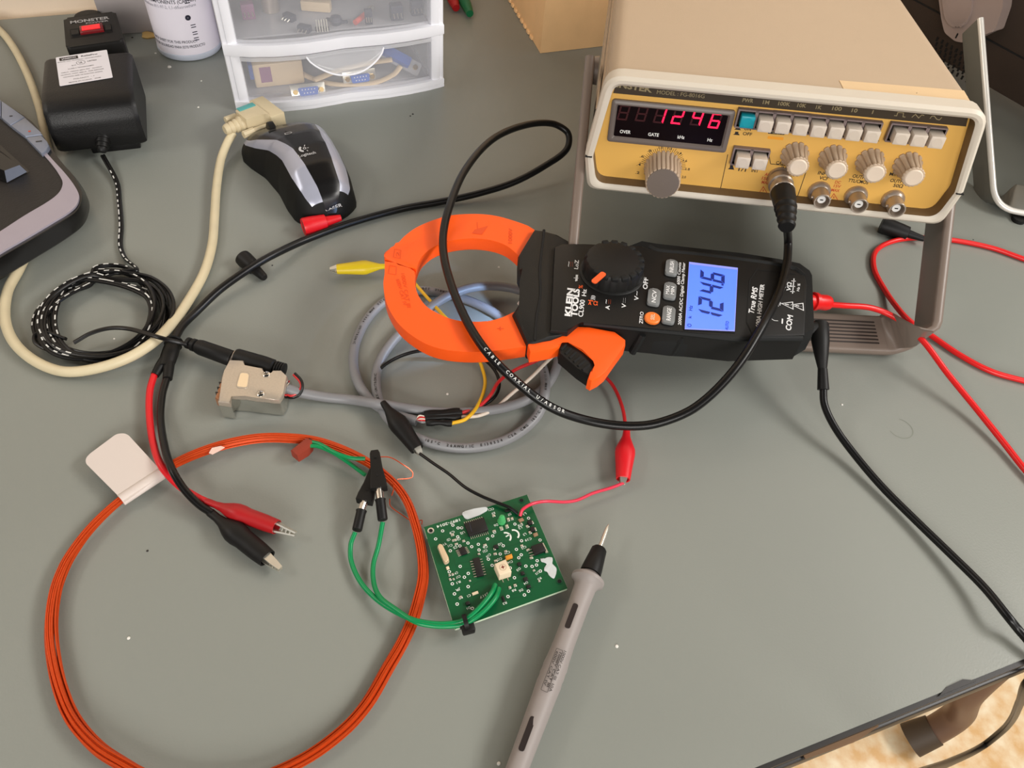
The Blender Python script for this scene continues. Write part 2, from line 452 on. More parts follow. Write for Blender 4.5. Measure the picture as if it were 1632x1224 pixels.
def loc(T, u, v, h=0.0):
    """pixel -> local xy on the plane z = h of frame T"""
    n = V((T[0][2], T[1][2], T[2][2])); o = T.translation + n * h
    q = T.inverted() @ PP(u, v, o, n); return V((q.x, q.y))
def tpx(mb, T, s, a, b, hpx, mat, bold=1, z=0.0001, shear=0.0):
    A, B = loc(T, *a), loc(T, *b); d = B - A; rot = math.atan2(d.y, d.x); c = (A + B) / 2
    nrm = V((-math.sin(rot), math.cos(rot))) * 0.001
    k = (proj(T @ V((c.x + nrm.x, c.y + nrm.y, 0))) - proj(T @ V((c.x, c.y, 0)))).length
    mb.text(T, s, c.x, c.y, hpx / k * 0.001, mat, 'c', w=d.length, bold=bold, z=z, rot=rot, shear=shear)
def lpx(T, seq): return [tuple(loc(T, *q)) for q in seq]
def TR(x, y, z=0.0): return Matrix.Translation((x, y, z))
def loft(mb, secs, mat, T=None, cap0=True, cap1=True):
    n = len(secs[0][0]); vs = []; fs = []
    for pl, z in secs: vs += [(p[0], p[1], z) for p in pl]
    for i in range(len(secs) - 1):
        for k in range(n):
            j = (k + 1) % n; fs.append((i * n + k, i * n + j, (i + 1) * n + j, (i + 1) * n + k))
    if cap0: fs.append(tuple(reversed(range(n))))
    if cap1: fs.append(tuple((len(secs) - 1) * n + k for k in range(n)))
    mb.raw(vs, fs, mat, T)
def sc(poly, kx, ky, cx=0, cy=0): return [(cx + (p[0] - cx) * kx, cy + (p[1] - cy) * ky) for p in poly]
# ================================================================ the setting
F0 = P(1632, 1050); DX = V((0.138, 0.0615, 0)).normalized(); DY = V((-DX.y, DX.x, 0))
def tb(a, b, z=0.0): return F0 + DX * a + DY * b + V((0, 0, z))
BT = frame(F0, DX, DY)
fl = Node('floor'); fl.box((0, 0, -T0 - 0.025), (6, 6, 0.05), 'floor_vinyl'); finish(fl, None, None, kind='structure')
wl = Node('wall_back'); wl.box((0, 0.765 + 0.06, 0.5), (6, 0.08, 2.6), 'wall_paint', T=BT); finish(wl, None, None, kind='structure')
bench = Node('workbench')
top = bench.part('tabletop'); top.prism([(-1.25, 0.0), (0.55, 0.0), (0.55, 0.765), (-1.25, 0.765)], -0.0165, 0.0, 'laminate', T=BT)
eb = bench.part('edge_band', 'chipped black edge band along the bench front')
eb.prism([(-1.25, -0.0022), (0.55, -0.0022), (0.55, 0), (-1.25, 0)], -0.0045, -0.0008, 'edge_black', T=BT)
eb.prism([(-1.25, -0.0035), (0.55, -0.0035), (0.55, 0), (-1.25, 0)], -0.0175, -0.0058, 'edge_black', bev=0.0008, T=BT)
eb.prism([(-0.125, -0.0036), (-0.10, -0.0048), (-0.085, -0.0028), (-0.085, 0.0), (-0.125, 0.0)], -0.0052, -0.0045, 'wood_core', T=BT)
eb.prism([(-0.052, -0.001), (-0.046, 0.0012), (-0.036, 0.0016), (-0.030, -0.001)], -0.0012, 0.0003, 'edge_black', T=BT)
# marks on the laminate: a faint ring and specks
mk = bench.part('stain', 'faint ring stain')
M('stain', (120, 124, 114), 0.5, var=0)
RT = hf(1435, 683, 1460, 683, 0)
mk.ringflat(RT, 0, 0, 0.0072, 0.0005, 'stain', a0=-2.9, a1=1.3)
mk = bench.part('specks', 'scattered crumbs and specks', 'stuff')
for u, v, k, r in ((983, 1030, 'crumb_white', .0009), (795, 1217, 'crumb_white', .0009), (205, 1017, 'crumb_white', .0008), (713, 628, 'crumb_white', .0008), (235, 878, 'crumb_dark', .0006), (1551, 382, 'crumb_dark', .0005),
                   (658, 182, 'crumb_dark', .0009), (654, 185, 'crumb_dark', .0007), (270, 107, 'crumb_white', .0018), (316, 171, 'crumb_white', .0009), (321, 129, 'crumb_white', .0008), (211, 60, 'crumb_dark', .0010),
                   (434, 423, 'crumb_dark', .0006), (795, 426, 'crumb_white', .0008), (30, 180, 'crumb_dark', .0006), (248, 85, 'crumb_white', .001), (182, 540, 'crumb_white', .0006), (1342, 645, 'crumb_white', .0007)):
    p = P(u, v); mk.mb.lathe([(r, 0), (r * .7, r * .5), (0.0001, r * .6)], k, TR(p.x, p.y), 7)
def leg(T, name='leg'):
    g = bench.part(name)
    g.tube([T @ V(q) for q in LEGP], 0.018, 'steel_leg', seg=16)
    f = g.part('leg_foot', 'rubber foot'); a, b = T @ V(LEGP[0]), T @ V(LEGP[1]); d = (b - a).normalized()
    f.cyl(a - d * .012, a + d * .022, 0.0225, 'floor_foot', r1=0.0200)
LEGP = [P(1464, 1174, -0.715), P(1490, 1163, -0.70), P(1527, 1138, -0.66), P(1546, 1100, -0.58)]
LEGP.append(LEGP[-1] + V((.012, .02, .12))); LEGP.append(V((LEGP[-1].x + .005, LEGP[-1].y + .01, -0.0165)))
leg(ident()); leg(Matrix.Translation(DY * 0.50))
leg(Matrix.Translation(-DX * 1.30)); leg(Matrix.Translation(-DX * 1.30 + DY * .50))
finish(bench, 'large grey-green laminate workbench top with a worn black front edge', 'workbench')
# ================================================================ function generator
GO = V((0.1410, 0.3982, 0.0687)); yaw, tilt, roll = 0.0630, 0.0972, 0.0412
gy = V((math.sin(yaw) * math.cos(tilt), math.cos(yaw) * math.cos(tilt), -math.sin(tilt)))
gx = V((math.cos(yaw), -math.sin(yaw), 0)); gz = gx.cross(gy)
gx = (gx * math.cos(roll) + gz * math.sin(roll)).normalized(); gz = gx.cross(gy)
G0 = frame(GO, gx, gz)                                  # z of this frame points out of the front
GW, GS, GTW, GH1, GH = 0.1072, 0.111, 0.104, 0.0222, 0.0715
hexo = [V(q) for q in ((-GW, 0), (GW, 0), (GS, GH1), (GTW, GH), (-GTW, GH), (-GS, GH1))]
def hexa(d=0.0):
    q = [V((-GW + d, d)), V((GW - d, d)), V((GS - d, GH1)), V((GTW - d, GH - d)), V((-GTW + d, GH - d)), V((-GS + d, GH1))]
    return rpoly(q, [.006, .006, .0015, max(.010 - d, .004), max(.010 - d, .004), .0015], 5)
gen = Node('function_generator')
case = gen.part('case', 'beige metal case')
loft(case.mb, [(hexa(.0018), -0.285), (hexa(.0018), -0.012)], 'case_beige', G0)
for sx in (-1, 1):
    for k in range(3):
        xx = sx * (GTW - .001 + .0022 * k); zz = GH - .010 - .009 * k
        case.box((xx, zz, -0.15), (0.0012, 0.0010, 0.26), 'case_beige', T=G0)
bz = gen.part('bezel', 'pale raised front bezel')
secs = [(hexa(0), -0.013), (hexa(0), -0.002), (hexa(.0018), 0), (hexa(.0036), 0), (hexa(.0050), -0.0012)]
loft(bz.mb, secs, 'bezel_beige', G0, False, False)
loft(bz.mb, [(hexa(.0050), -0.0012), (hexa(.0054), -0.0100)], 'bezel_inner', G0, False, False)
bz.box((-GS + .0024, GH1, -.0005), (.0042, .0007, .002), 'seam', T=G0)
bz.box((GS - .0024, GH1, -.0005), (.0042, .0007, .002), 'seam', T=G0)
FP = G0 @ TR(0, 0, -0.0095)
fc = gen.part('faceplate', 'mustard yellow front panel')
fc.prism(hexa(.0048), -0.001, 0, 'face_yellow', T=FP)
zb = [loc(FP, 972, 149).y, loc(FP, 1545, 201).y]; zb = sum(zb) / 2
fc.flat(FP, [(-.099, zb), (.099, zb), (.0975, GH - .006), (-.0975, GH - .006)], 'face_dark', 0.00005)
tx = lambda s, a, b, h, mt='ink_black', **k: tpx(fc.mb, FP, s, a, b, h, mt, **k)
tx('INSTEK', (983, 134), (1040, 143), 9, 'face_text', bold=2)
tx('MODEL : FG-8016G', (1047, 146.5), (1123, 153.5), 6, 'face_text', bold=0)
for s, u, v, w in (('PWR', 1192, 160, 17), ('1M', 1221, 163, 10), ('100K', 1250, 165.5, 19), ('10K', 1278, 168, 14), ('1K', 1305, 171, 9), ('100', 1334, 173, 15), ('10', 1362, 176, 9), ('1', 1391, 178.5, 1.6)):
    tx(s, (u - w / 2, v - w * .045), (u + w / 2, v + w * .045), 6, 'face_text')
def stroke(seq, w=0.0004, mat='face_text', closed=False, mb=None, T=None): (mb or fc.mb).line(T or FP, lpx(T or FP, seq), w, mat, 0.0001, closed)
stroke([(1425, 184), (1429, 184.5), (1431, 179), (1440, 180), (1439, 186), (1443, 186.5)])
stroke([(1453, 187), (1459, 182), (1464, 188), (1469, 183), (1473, 184)])
stroke([(1482, 189), (1485, 185), (1489, 185), (1493, 190), (1497, 191), (1501, 187)])
stroke([(1460, 148), (1462, 148)])
tx('ON', (1186, 204.5), (1197, 206), 5); tx('OFF', (1184, 212.5), (1198.5, 214.2), 5)
fc.flat(FP, lpx(FP, [(1170, 206.5), (1181, 207.5), (1179, 204.5), (1173, 204)]), 'ink_black'); fc.flat(FP, lpx(FP, [(1168, 214.5), (1178.5, 215.5), (1178, 213.5), (1176.6, 213), (1177, 210), (1172, 209.6), (1171, 213)]), 'ink_black')
fc.flat(FP, lpx(FP, [(1225, 206), (1250, 208.5), (1255, 212), (1249, 215), (1224, 213)]), 'ink_black'); tx('PUSH', (1227, 209.6), (1248, 211.6), 5, 'face_text', z=0.00018)
fc.flat(FP, lpx(FP, [(1224, 216.5), (1249, 219), (1248, 223.5), (1223, 221)]), 'ink_orange')
tx('DUTY', (1262, 210), (1282, 212.5), 5.5); tx('OFFSET', (1318, 216), (1349, 219.5), 5.5); tx('TTL', (1389, 221), (1402, 222.5), 5.5); tx('AMPL', (1446, 227), (1468, 229.5), 5.5)
tx('1/1', (1177, 269.5), (1189, 271), 5.5); tx('INT', (1198, 271), (1209, 272.5), 5.5); tx('CAL', (1237, 259), (1249, 260.5), 5)
fc.flat(FP, lpx(FP, [(1160, 269.5), (1170, 270.5), (1169, 267), (1168, 263.5), (1163.5, 263), (1163, 267)]), 'ink_black')
tx('INPUT', (1245, 267.5), (1268, 270.5), 5.5); tx('COUNTER', (1236, 273.5), (1272, 278.5), 6)
tx('AC', (1219, 277.5), (1228, 278.5), 5, 'ink_red'); tx('150V', (1214.5, 283.5), (1230, 286), 5, 'ink_red'); tx('MAX', (1214, 290), (1227, 291.5), 5, 'ink_red')
def warn(cu, cv, s, mat='ink_red', w=0.0004):
    stroke([(cu, cv - s), (cu + s * 1.05, cv + s * .75), (cu - s * 1.05, cv + s * .55)], w, mat, True)
    stroke([(cu, cv - s * .35), (cu - .3, cv + s * .2)], w * 1.3, mat); stroke([(cu - .3, cv + s * .42), (cu - .4, cv + s * .5)], w * 1.3, mat)
warn(1216.5, 304, 6.5)
tx('INPUT', (1304, 275), (1328, 278.5), 5.5); tx('VCF', (1306, 283), (1320, 285), 5.5)
tx('DC', (1331, 290), (1340, 291), 4.6, 'ink_red'); tx('15V', (1329, 296), (1340, 297.3), 4.6, 'ink_red'); tx('MAX', (1325, 302.5), (1338, 304), 4.6, 'ink_red'); warn(1329, 315, 6.5)
tx('OUTPUT', (1359, 280), (1388, 284.5), 5.5); tx('TTL/CMOS', (1352, 287), (1384, 291), 5.5)
tx('MIN', (1418, 277), (1432, 278.5), 5.5); tx('OUTPUT', (1419, 287), (1448, 291), 5.5); tx('50Ω', (1424, 295), (1439, 297), 5.5)
stroke([(1221, 249.5), (1226, 250), (1228, 261), (1262, 265)], .0004, 'ink_black')
stroke([(1160, 246), (1148, 302), (1151, 305.5), (1230, 312.5), (1270, 316), (1286, 270)], .0004, 'ink_black')
# frequency dial scale
dc = loc(FP, 1056, 268)
for k in range(33):
    a = math.radians(172 - k * 5.3); r0, r1 = .0112, .0138 if k % 4 else .0146
    fc.line(FP, [dc + V((math.cos(a), math.sin(a))) * r0, dc + V((math.cos(a), math.sin(a))) * r1], .00026, 'ink_black')
for s, u, v in (('.2', 1016, 275), ('.4', 1018, 262), ('.6', 1023, 249), ('.8', 1035, 240), ('1.0', 1053, 235), ('1.2', 1068, 236), ('1.4', 1083, 244), ('1.6', 1092, 256), ('1.8', 1096, 269.5), ('2.0', 1090, 282)):
    tx(s, (u - 3.3, v - .3), (u + 3.3, v + .3), 3.6)
# display
dsp = gen.part('display', 'dark window with red numerals')
do = lpx(FP, [(976.6, 156.4), (1171.5, 174.5), (1157, 242), (967, 222.6)]); di = lpx(FP, [(982.7, 163), (1162, 180), (1151, 232.6), (976.8, 215)])
x0, x1 = (do[0][0] + do[3][0]) / 2, (do[1][0] + do[2][0]) / 2; y0, y1 = (do[3][1] + do[2][1]) / 2, (do[0][1] + do[1][1]) / 2
dw, dh = x1 - x0, y1 - y0; dxc, dyc = (x0 + x1) / 2, (y0 + y1) / 2
o4 = lambda w, h, r: rrect(w, h, r, dxc, dyc)
df = dsp.part('display_frame', 'grey surround')
loft(df.mb, [(o4(dw, dh, .002), 0), (o4(dw, dh, .002), .0018), (o4(dw - .002, dh - .002, .0015), .0026), (o4(dw - .005, dh - .005, .001), .0026), (o4(dw - .007, dh - .007, .001), .0010)], 'frame_grey', FP, False, False)
dsp.prism(o4(dw - .007, dh - .007, .001), 0, 0.0009, 'led_window', T=FP)
DT = FP @ TR(0, 0, .0011)
u6 = [(994.0, 179.5, '8', 0), (1023, 181.5, '8', 0), (1052, 184.3, '1', 1), (1080.5, 185.8, '2', 1), (1111, 188, '4', 1), (1140, 192.5, '6', 1)]
for u, v, d, on in u6:
    q = loc(DT, u, v); dsp.seg7(DT, d, q.x, q.y, .0060, .0092, 'led_on' if on else 'led_off', 0.14, .0010, 'led_off')
for s, u, v, w in (('OVER', 996.5, 210, 17), ('GATE', 1041.5, 214.5, 17), ('kHz', 1085.5, 218.5, 11), ('Hz', 1131.5, 223, 8)):
    tpx(dsp.mb, DT, s, (u - w / 2, v - w * .045), (u + w / 2, v + w * .045), 5, 'white_print')
# push buttons
def button(u, v, name, mat, lab=None, w=.0098, pr=.0098):
    q = loc(FP, u, v); b = gen.part(name, lab)
    f = b.part('button_frame'); T = FP @ TR(q.x, q.y)
    f.ring(rrect(.0116, .0112, .0004), rrect(.0098, .0094, .0004), 0, .0034, 'button_frame', T, 'button_dark')
    f.flat(T, rrect(.0098, .0094, .0004), 'button_dark', .0002)
    b.box((0.0003, -.0004, pr / 2), (.0080, .0070, pr), mat, .0006, T)
    b.mb.lathe([(.0027, pr + .00002), (.0020, pr - .0000), (.0001, pr + .00004)], mat, T @ TR(.0003, -.0004), 16, caps=False)
button(1189.2, 186.3, 'power_button', 'button_teal', 'teal push button', pr=.0066)
for u, v in ((1216.8, 189), (1244.3, 191.3), (1272.2, 194), (1300, 197), (1327.8, 199.6), (1356, 202.4), (1384.3, 205.3)): button(u, v, 'range_button', 'button_white')
for u, v in ((1430, 208.6), (1458, 211.4), (1486, 214.2)): button(u, v, 'waveform_button', 'button_white')
for u, v in ((1181.5, 246.5), (1208, 249.2)): button(u, v, 'input_button', 'button_white')
# knobs
def ribs(n, depth): return lambda a, z: 1 - depth * (0.5 + 0.5 * math.cos(n * a)) ** 6
kn = gen.part('frequency_dial', 'large ribbed dial with grey cap')
q = loc(FP, 1056.5, 292.5, .019); T = FP @ TR(q.x, q.y)
kn.mb.lathe([(.0116, 0), (.0116, .001), (.0106, .003), (.0104, .018), (.0099, .019), (.0096, .019)], 'knob_beige', T, 96, ribs(24, .10))
kn.part('dial_cap', 'grey cap').mb.lathe([(.0097, .0184), (.0094, .0194), (.0001, .0195)], 'knob_cap_grey', T, 40, caps=False)
def knob(u, v, name):
    k = gen.part(name); q = loc(FP, u, v, .0155); T = FP @ TR(q.x, q.y)
    k.mb.lathe([(.0082, 0), (.0082, .001), (.0076, .0015), (.0066, .006), (.0056, .0146)], 'knob_beige', T, 72, ribs(12, .16))
    k.mb.lathe([(.0060, .0138), (.0062, .0150), (.0057, .0156), (.0055, .0156)], 'knob_beige', T, 72, ribs(18, .06))
    k.part('knob_cap').mb.lathe([(.0050, .0150), (.0050, .0158), (.0044, .0163), (.0001, .0162)], 'knob_cap_white', T, 32, caps=False)
for u, v, nm in ((1272, 266.5, 'duty_knob'), (1333.7, 271.3, 'offset_knob'), (1394.5, 277, 'level_knob'), (1456, 283, 'amplitude_knob')): knob(u, v, nm)
def bnc(u, v, pr=.0125):
    b = gen.part('coaxial_socket'); q = loc(FP, u, v, pr); T = FP @ TR(q.x, q.y)
    b.mb.lathe([(.0068, 0), (.0068, .0012), (.0062, .0026), (.0050, .0034), (.0048, .0124), (.0047, pr), (.0041, pr), (.0041, .005), (.0001, .005)], 'nickel', T, 36, caps=False)
    for s in (-1, 1): b.mb.cyl(T @ V((.0045 * s, 0, .008)), T @ V((.0058 * s, 0, .008)), .0009, 'nickel', seg=10)
    i = b.part('socket_insulator', 'white insulator'); i.mb.lathe([(.0024, .005), (.0024, .0100), (.0001, .0101)], 'teflon', T, 24, caps=False)
    i.flat(T, rrect(.0020, .0007, .0003), 'seam', .0103); return T
for u, v in ((1310.4, 321.8), (1370, 329), (1430, 335.5)): bnc(u, v)
BT4 = bnc(1245.5, 299, .0125)
tp = gen.part('masking_tape', 'strip of masking tape on the case')
TT = frame(GO + gz * (GH - .0018), gx, gy)
tq = lpx(TT, [(1337.4, 128.7), (1537, 145), (1551, 170.5), (1351, 155)])
tq = [(min(p[0], .0985), p[1]) for p in tq]
tp.prism(tq, 0, .00025, 'masking_tape', T=TT)
for q in ((-.085, .02), (.085, .02)): gen.part('front_foot').mb.cyl(G0 @ V((q[0], -.006, -.03)), G0 @ V((q[0], .001, -.03)), .007, 'rubber_black')
for sx in (-1, 1):
    a = G0 @ V((sx * .085, .001, -.265)); gen.part('rear_foot').mb.cyl(V((a.x, a.y, 0)), a, .008, 'rubber_black')
# carrying handle folded under as a stand
hd = gen.part('stand_handle', 'taupe metal handle folded down as a stand')
PL, PR = G0 @ V((-.1155, .033, -.084)), G0 @ V((.1155, .033, -.084))
FL, FR = P(900, 541, .004), P(1457, 567, .004)
mid = (FL + FR) / 2; ex = (PR - PL).normalized(); FL, FR = V((FL.x, FL.y, .004)), V((FR.x, FR.y, .004))
ad = ((FL - PL).normalized() + (FR - PR).normalized()).normalized(); wn = ex.cross(ad).normalized()
if wn.z < 0: wn = -wn
HW = .028; up_ = wn * (HW * .5)
ctl = rpoly([V(PL), V(FL), V(FR), V(PR)], .016, 8) if False else None
def fillet(a, b, c, r, n=8):
    p, q = b + (a - b).normalized() * r, b + (c - b).normalized() * r
    return [p * (1 - t / n) ** 2 + b * 2 * (t / n) * (1 - t / n) + q * (t / n) ** 2 for t in range(n + 1)]
off = V((0, 0, 0)) + wn * (HW * .5)
fa, fb = fillet(PL, FL, FR, .018), fillet(FL, FR, PR, .018)
flw = (V((0, 1, .22)) - ex * V((0, 1, .22)).dot(ex)).normalized()
path = [PL] + fa + fb + [PR]
wds = [wn] + [wn.lerp(flw, i / 8).normalized() for i in range(9)] + [flw.lerp(wn, i / 8).normalized() for i in range(9)] + [wn]
def vstrip(mb, path, wds, w, t, mat):
    sec = rrect(w, t, t * .5, n=3); k = len(sec); n = len(path); vs = []; fs = []
    for i, p in enumerate(path):
        tt = (path[min(i + 1, n - 1)] - path[max(i - 1, 0)]).normalized(); wd = (wds[i] - tt * wds[i].dot(tt)).normalized(); nn = wd.cross(tt)
        vs += [p + wd * (q[0] + w / 2) + nn * q[1] for q in sec]
    for i in range(n - 1):
        for j in range(k):
            j2 = (j + 1) % k; fs.append((i * k + j, i * k + j2, (i + 1) * k + j2, (i + 1) * k + j))
    fs += [tuple(reversed(range(k))), tuple((n - 1) * k + j for j in range(k))]
    mb.raw(vs, fs, mat)
vstrip(hd.mb, path, wds, HW, .0062, 'handle_taupe')
cb0, cb1 = FL + flw * HW * .5, FR + flw * HW * .5; inn = (cb1 - cb0).cross(flw).normalized()
gr = hd.part('grip_ribs', 'dark grooves on the foot bar')
HB = frame((cb0 + cb1) / 2 + inn * .0032, (cb1 - cb0), flw)
sgn = 1 if V((HB[0][0], HB[1][0], HB[2][0])).x > 0 else -1
for k in range(7): gr.flat(HB, rrect(.13, .0012, .0005, sgn * .022, -.0078 + k * .0026), 'handle_groove', .0001)
for Q, s in ((PL, 1), (PR, -1)): hd.part('pivot_cap').mb.lathe([(.009, 0), (.0085, .003), (.001, .0035)], 'handle_taupe', ax(Q + wn * HW * .5 + ex * (.006 * s), Q + wn * HW * .5 - ex * s), 28)
finish(gen, 'beige bench function generator with yellow front panel and red numerals reading 1246', 'function generator')
# ================================================================ clamp meter
ZT = 0.0540
cm = Node('clamp_meter')
MF = hf(1089, 526, 1096.7, 416, ZT + .0001)             # x reads across the display, y points to the jaws
body = cm.part('meter_body', 'black body with white lettering')
A = [(884, 393), (896, 388), (930, 389), (1024, 391.5), (1036, 399), (1090, 404), (1177, 413), (1240, 424), (1270, 430), (1284, 440), (1287, 452), (1283, 534), (1177, 537), (1090, 528), (1020, 521.5), (925, 511), (905, 528), (877, 526)]
A2 = pl2(A, ZT)
body.prism(A2, .034, ZT, 'meter_face', bev=.0012, seg=2)
head = [(851, 364), (867, 366), (889, 372), (897, 386), (925, 390), (925, 512), (905, 528), (896, 533), (878, 541), (852, 545), (840, 546), (817, 497), (827, 484), (835, 469), (835, 448), (826, 428), (826, 405)]
H2 = pl2(head, .0515)
body.prism(H2, .036, .0515, 'meter_black', bev=.0025, botbev=.004)
body.mb.tube([P(u, v, .0512) for u, v in ((867, 367), (864, 395), (860, 430), (861, 470), (855, 505), (852, 543))], .0009, 'seam', seg=6)
hol = cm.part('rubber_holster', 'ribbed black rubber holster')
back = [P(u, v, .047) for u, v in ((1020, 388), (1042, 392), (1090, 397.5), (1177, 407), (1240, 417), (1272, 424), (1288, 436))]
endp = [P(1290, 448, .045), P(1289, 546, .040)]
front = [P(u, v, .036) for u, v in ((1264, 566), (1167, 568.5), (1067, 563.5), (1010, 556), (992, 548))] + [P(920, 525, .045)]
hp = [(p.x, p.y) for p in back + endp + front]
hin = [tuple(p) for p in pl2([(960, 512), (960, 400)], ZT)]
hcx = sum(p[0] for p in hp) / len(hp); hcy = sum(p[1] for p in hp) / len(hp)
loft(hol.mb, [(sc(hp + hin, .92, .52, hcx, hcy + .004), .0145), (sc(hp + hin, .97, .76, hcx, hcy + .002), .026), (hp + hin, .034), (hp + hin, .044), (sc(hp + hin, .99, .95, hcx, hcy), .0505)], 'meter_rubber')
# raised lip of the holster along the far side, and grip bars
hol.mb.tube([P(u, v, .0525) for u, v in ((1034, 395), (1048, 401), (1100, 406), (1177, 415), (1240, 424), (1266, 430), (1279, 440))], .0022, 'meter_rubber', seg=8)
hol.mb.tube([P(u, v, .0520) for u, v in ((930, 514), (1022, 524), (1092, 531), (1177, 540), (1210, 539), (1278, 539))], .0018, 'meter_rubber', seg=8)
for a, b in (((1060, 396), (1052, 397)), ((1150, 406), (1141, 407)), ((1213, 414), (1204, 415))):
    p, q = P(a[0], a[1], .050), P(b[0], b[1], .050)
    hol.box(((p.x + q.x) / 2, (p.y + q.y) / 2 + .001, .044), (.009, .004, .012), 'meter_rubber', .0012)
for u in (1020, 1083, 1143, 1206):
    hol.mb.tube([P(u + 4, 532 + (u - 1000) * .04, .0485), P(u - 2, 544 + (u - 1000) * .04, .0430), P(u - 12, 561 + (u - 1000) * .02, .0345)], .0022, 'meter_rubber', seg=8)
def arc2(seq, i, j):
    """smooth the outer run 0..i and the inner run j..end, keep the corners between"""
    f = lambda r: [(p.x, p.y) for p in cr([V((q[0], q[1], 0)) for q in r], 4)]
    return f(seq[:i + 1]) + list(seq[i + 1:j]) + f(seq[j:])
jaw = cm.part('fixed_jaw', 'orange upper jaw')
J1 = [(858, 372), (851, 364), (810, 349), (781, 342.5), (749, 341), (717, 343.5), (690, 351), (663, 363), (644, 377), (633, 388.6), (613, 401), (612.5, 412), (629, 418), (652, 424), (663, 430), (668, 416), (674, 407), (690, 394), (717, 384), (751, 380), (783, 383), (808, 392), (830, 410), (858, 430)]
jaw.prism(pl2(arc2(J1, 11, 14), .0480), .0385, .0480, 'orange_plastic', bev=.0012, seg=3, botbev=.003)
jaw2 = cm.part('opening_jaw', 'orange lower jaw')
J2 = [(613, 414), (613, 435), (611, 452), (614.5, 477), (623, 498), (638, 519), (660, 537), (685, 550.5), (713, 558), (751, 561), (788, 559), (845, 551), (850, 530), (835, 490), (817, 498), (800, 506), (776, 512), (739, 512), (717, 507.5), (697, 499), (678, 486.7), (665, 467), (661, 447), (662, 432), (651, 426.5), (629, 420.5)]
jaw2.prism(pl2(arc2(J2, 11, 14), .0480), .0385, .0480, 'orange_plastic', bev=.0012, seg=3, botbev=.003)
J3 = [(840, 545), (877, 540), (890, 524), (903, 518), (940, 522), (980, 528), (997, 541), (997, 549), (985, 565), (966, 592), (955, 601), (943, 607), (937, 603), (941, 591), (951, 583), (948, 574), (928, 557), (906, 543), (896, 543), (892, 551), (880, 556), (845, 562)]
trg = cm.part('trigger', 'orange lever opening the jaw')
trg.prism(pl2(J3, .0500), .0420, .0500, 'orange_plastic', bev=.0010, seg=2)
tg = trg.part('trigger_grip', 'black ribbed grip')
tg.prism(pl2([(891, 548), (899, 541), (924, 550), (951, 576), (950, 588), (940, 600), (921, 587), (892, 562)], .0485), .040, .0485, 'rubber_black', bev=.001)
for k in range(6):
    t = k / 5; a = P(894 + 34 * t, 558 + 32 * t, .0485); b = P(902 + 38 * t, 549 + 32 * t, .0485); tg.mb.cyl(a, b, .0007, 'seam', seg=6)
# engraved marks on the jaws
JT = hf(700, 440, 760, 440, .0481)
tpx(jaw.mb, JT, '1000V', (813, 388), (814, 364), 6, 'orange_engraved'); tpx(jaw.mb, JT, '—', (761, 354), (762, 365), 6, 'orange_engraved')
jaw.line(JT, lpx(JT, [(629, 397), (639, 399), (638, 412), (627, 410)]), .0003, 'orange_engraved', closed=True); tpx(jaw.mb, JT, '2', (634, 409), (634, 401), 5, 'orange_engraved', bold=0)
jaw.flat(JT, lpx(JT, [(752, 372), (757, 366), (778, 360), (768, 374)]), 'orange_engraved')
jaw2.line(JT, lpx(JT, [(621, 423), (632, 425), (631, 438), (619, 436)]), .0003, 'orange_engraved', closed=True)
for s, a, b in (('600V CAT IV', (634, 445), (646, 487)), ('1000V CAT III', (642, 436), (652, 490))): tpx(jaw2.mb, JT, s, a, b, 6, 'orange_engraved', bold=0)
tpx(jaw2.mb, JT, '+', (792, 524), (803, 524), 9, 'orange_engraved', bold=0)
# rotary dial
dl = cm.part('rotary_dial', 'black rotary selector'); dcn = P(975, 436, ZT); DT2 = TR(dcn.x, dcn.y, ZT)
dl.mb.lathe([(.0188, -.001), (.0188, .0006), (.0180, .0012)], 'meter_black', DT2, 64)
dl.mb.lathe([(.0176, .0004), (.0172, .0085), (.0160, .0105), (.0135, .0112), (.0001, .0112)], 'meter_face', DT2, 96, lambda a, z: 1 - .035 * (0.5 + 0.5 * math.cos(18 * a)) ** 8, caps=False)
for k in range(-7, 6):
    a = math.radians(k * 20 + 10); dl.box((.0150, 0, .0096), (.0042, .0040, .0032), 'meter_rubber', .0008, DT2 @ Matrix.Rotation(a, 4, 'Z'))
pt = dl.part('dial_pointer', 'orange pointer'); PT_ = DT2 @ TR(0, 0, .0112)
a, b = loc(PT_, 945, 451), loc(PT_, 963, 435.5); d = (b - a).normalized(); q = V((-d.y, d.x)) * .0017
pt.prism(rpoly([a - q, b - q, b + q, a + q], .0016), 0, .0006, 'meter_orange', T=PT_)
# keys
def mkey(u, v, s, w=.0135, h=.0070, two=None, mat='key_grey', name='key', lab=None):
    k = cm.part(name, lab); c = loc(MF, u, v); T = MF @ TR(c.x, c.y)
    k.prism(rrect(w + .001, h + .001, .0026), 0, .0002, 'seam', T=T)
    k.prism(rrect(w, h, .0022), 0, .0018, mat, bev=.0006, T=T)
    if two: k.text(T, s, 0, .0014, .0019, 'meter_white', w=w * .55, z=.00185); k.text(T, two, 0, -.0014, .0019, 'meter_white', w=w * .5, z=.00185)
    else: k.text(T, s, 0, 0, .0023, 'meter_white', w=w * .74, z=.00185)
mkey(1069.5, 429, 'INRUSH'); mkey(1067, 466, 'MAX', two='MIN'); mkey(1065, 504.5, 'RANGE'); mkey(1041.5, 476, 'NCV')
sl = cm.part('select_key', 'round orange key'); c = loc(MF, 1039, 509); T = MF @ TR(c.x, c.y)
sl.mb.lathe([(.0049, 0), (.0049, .0002)], 'seam', T, 32); sl.mb.lathe([(.0044, 0), (.0044, .0014), (.0038, .0019), (.0001, .0020)], 'key_orange', T, 32, caps=False); sl.text(T, 'SEL', 0, 0, .0020, 'cream', w=.0048, z=.0021)
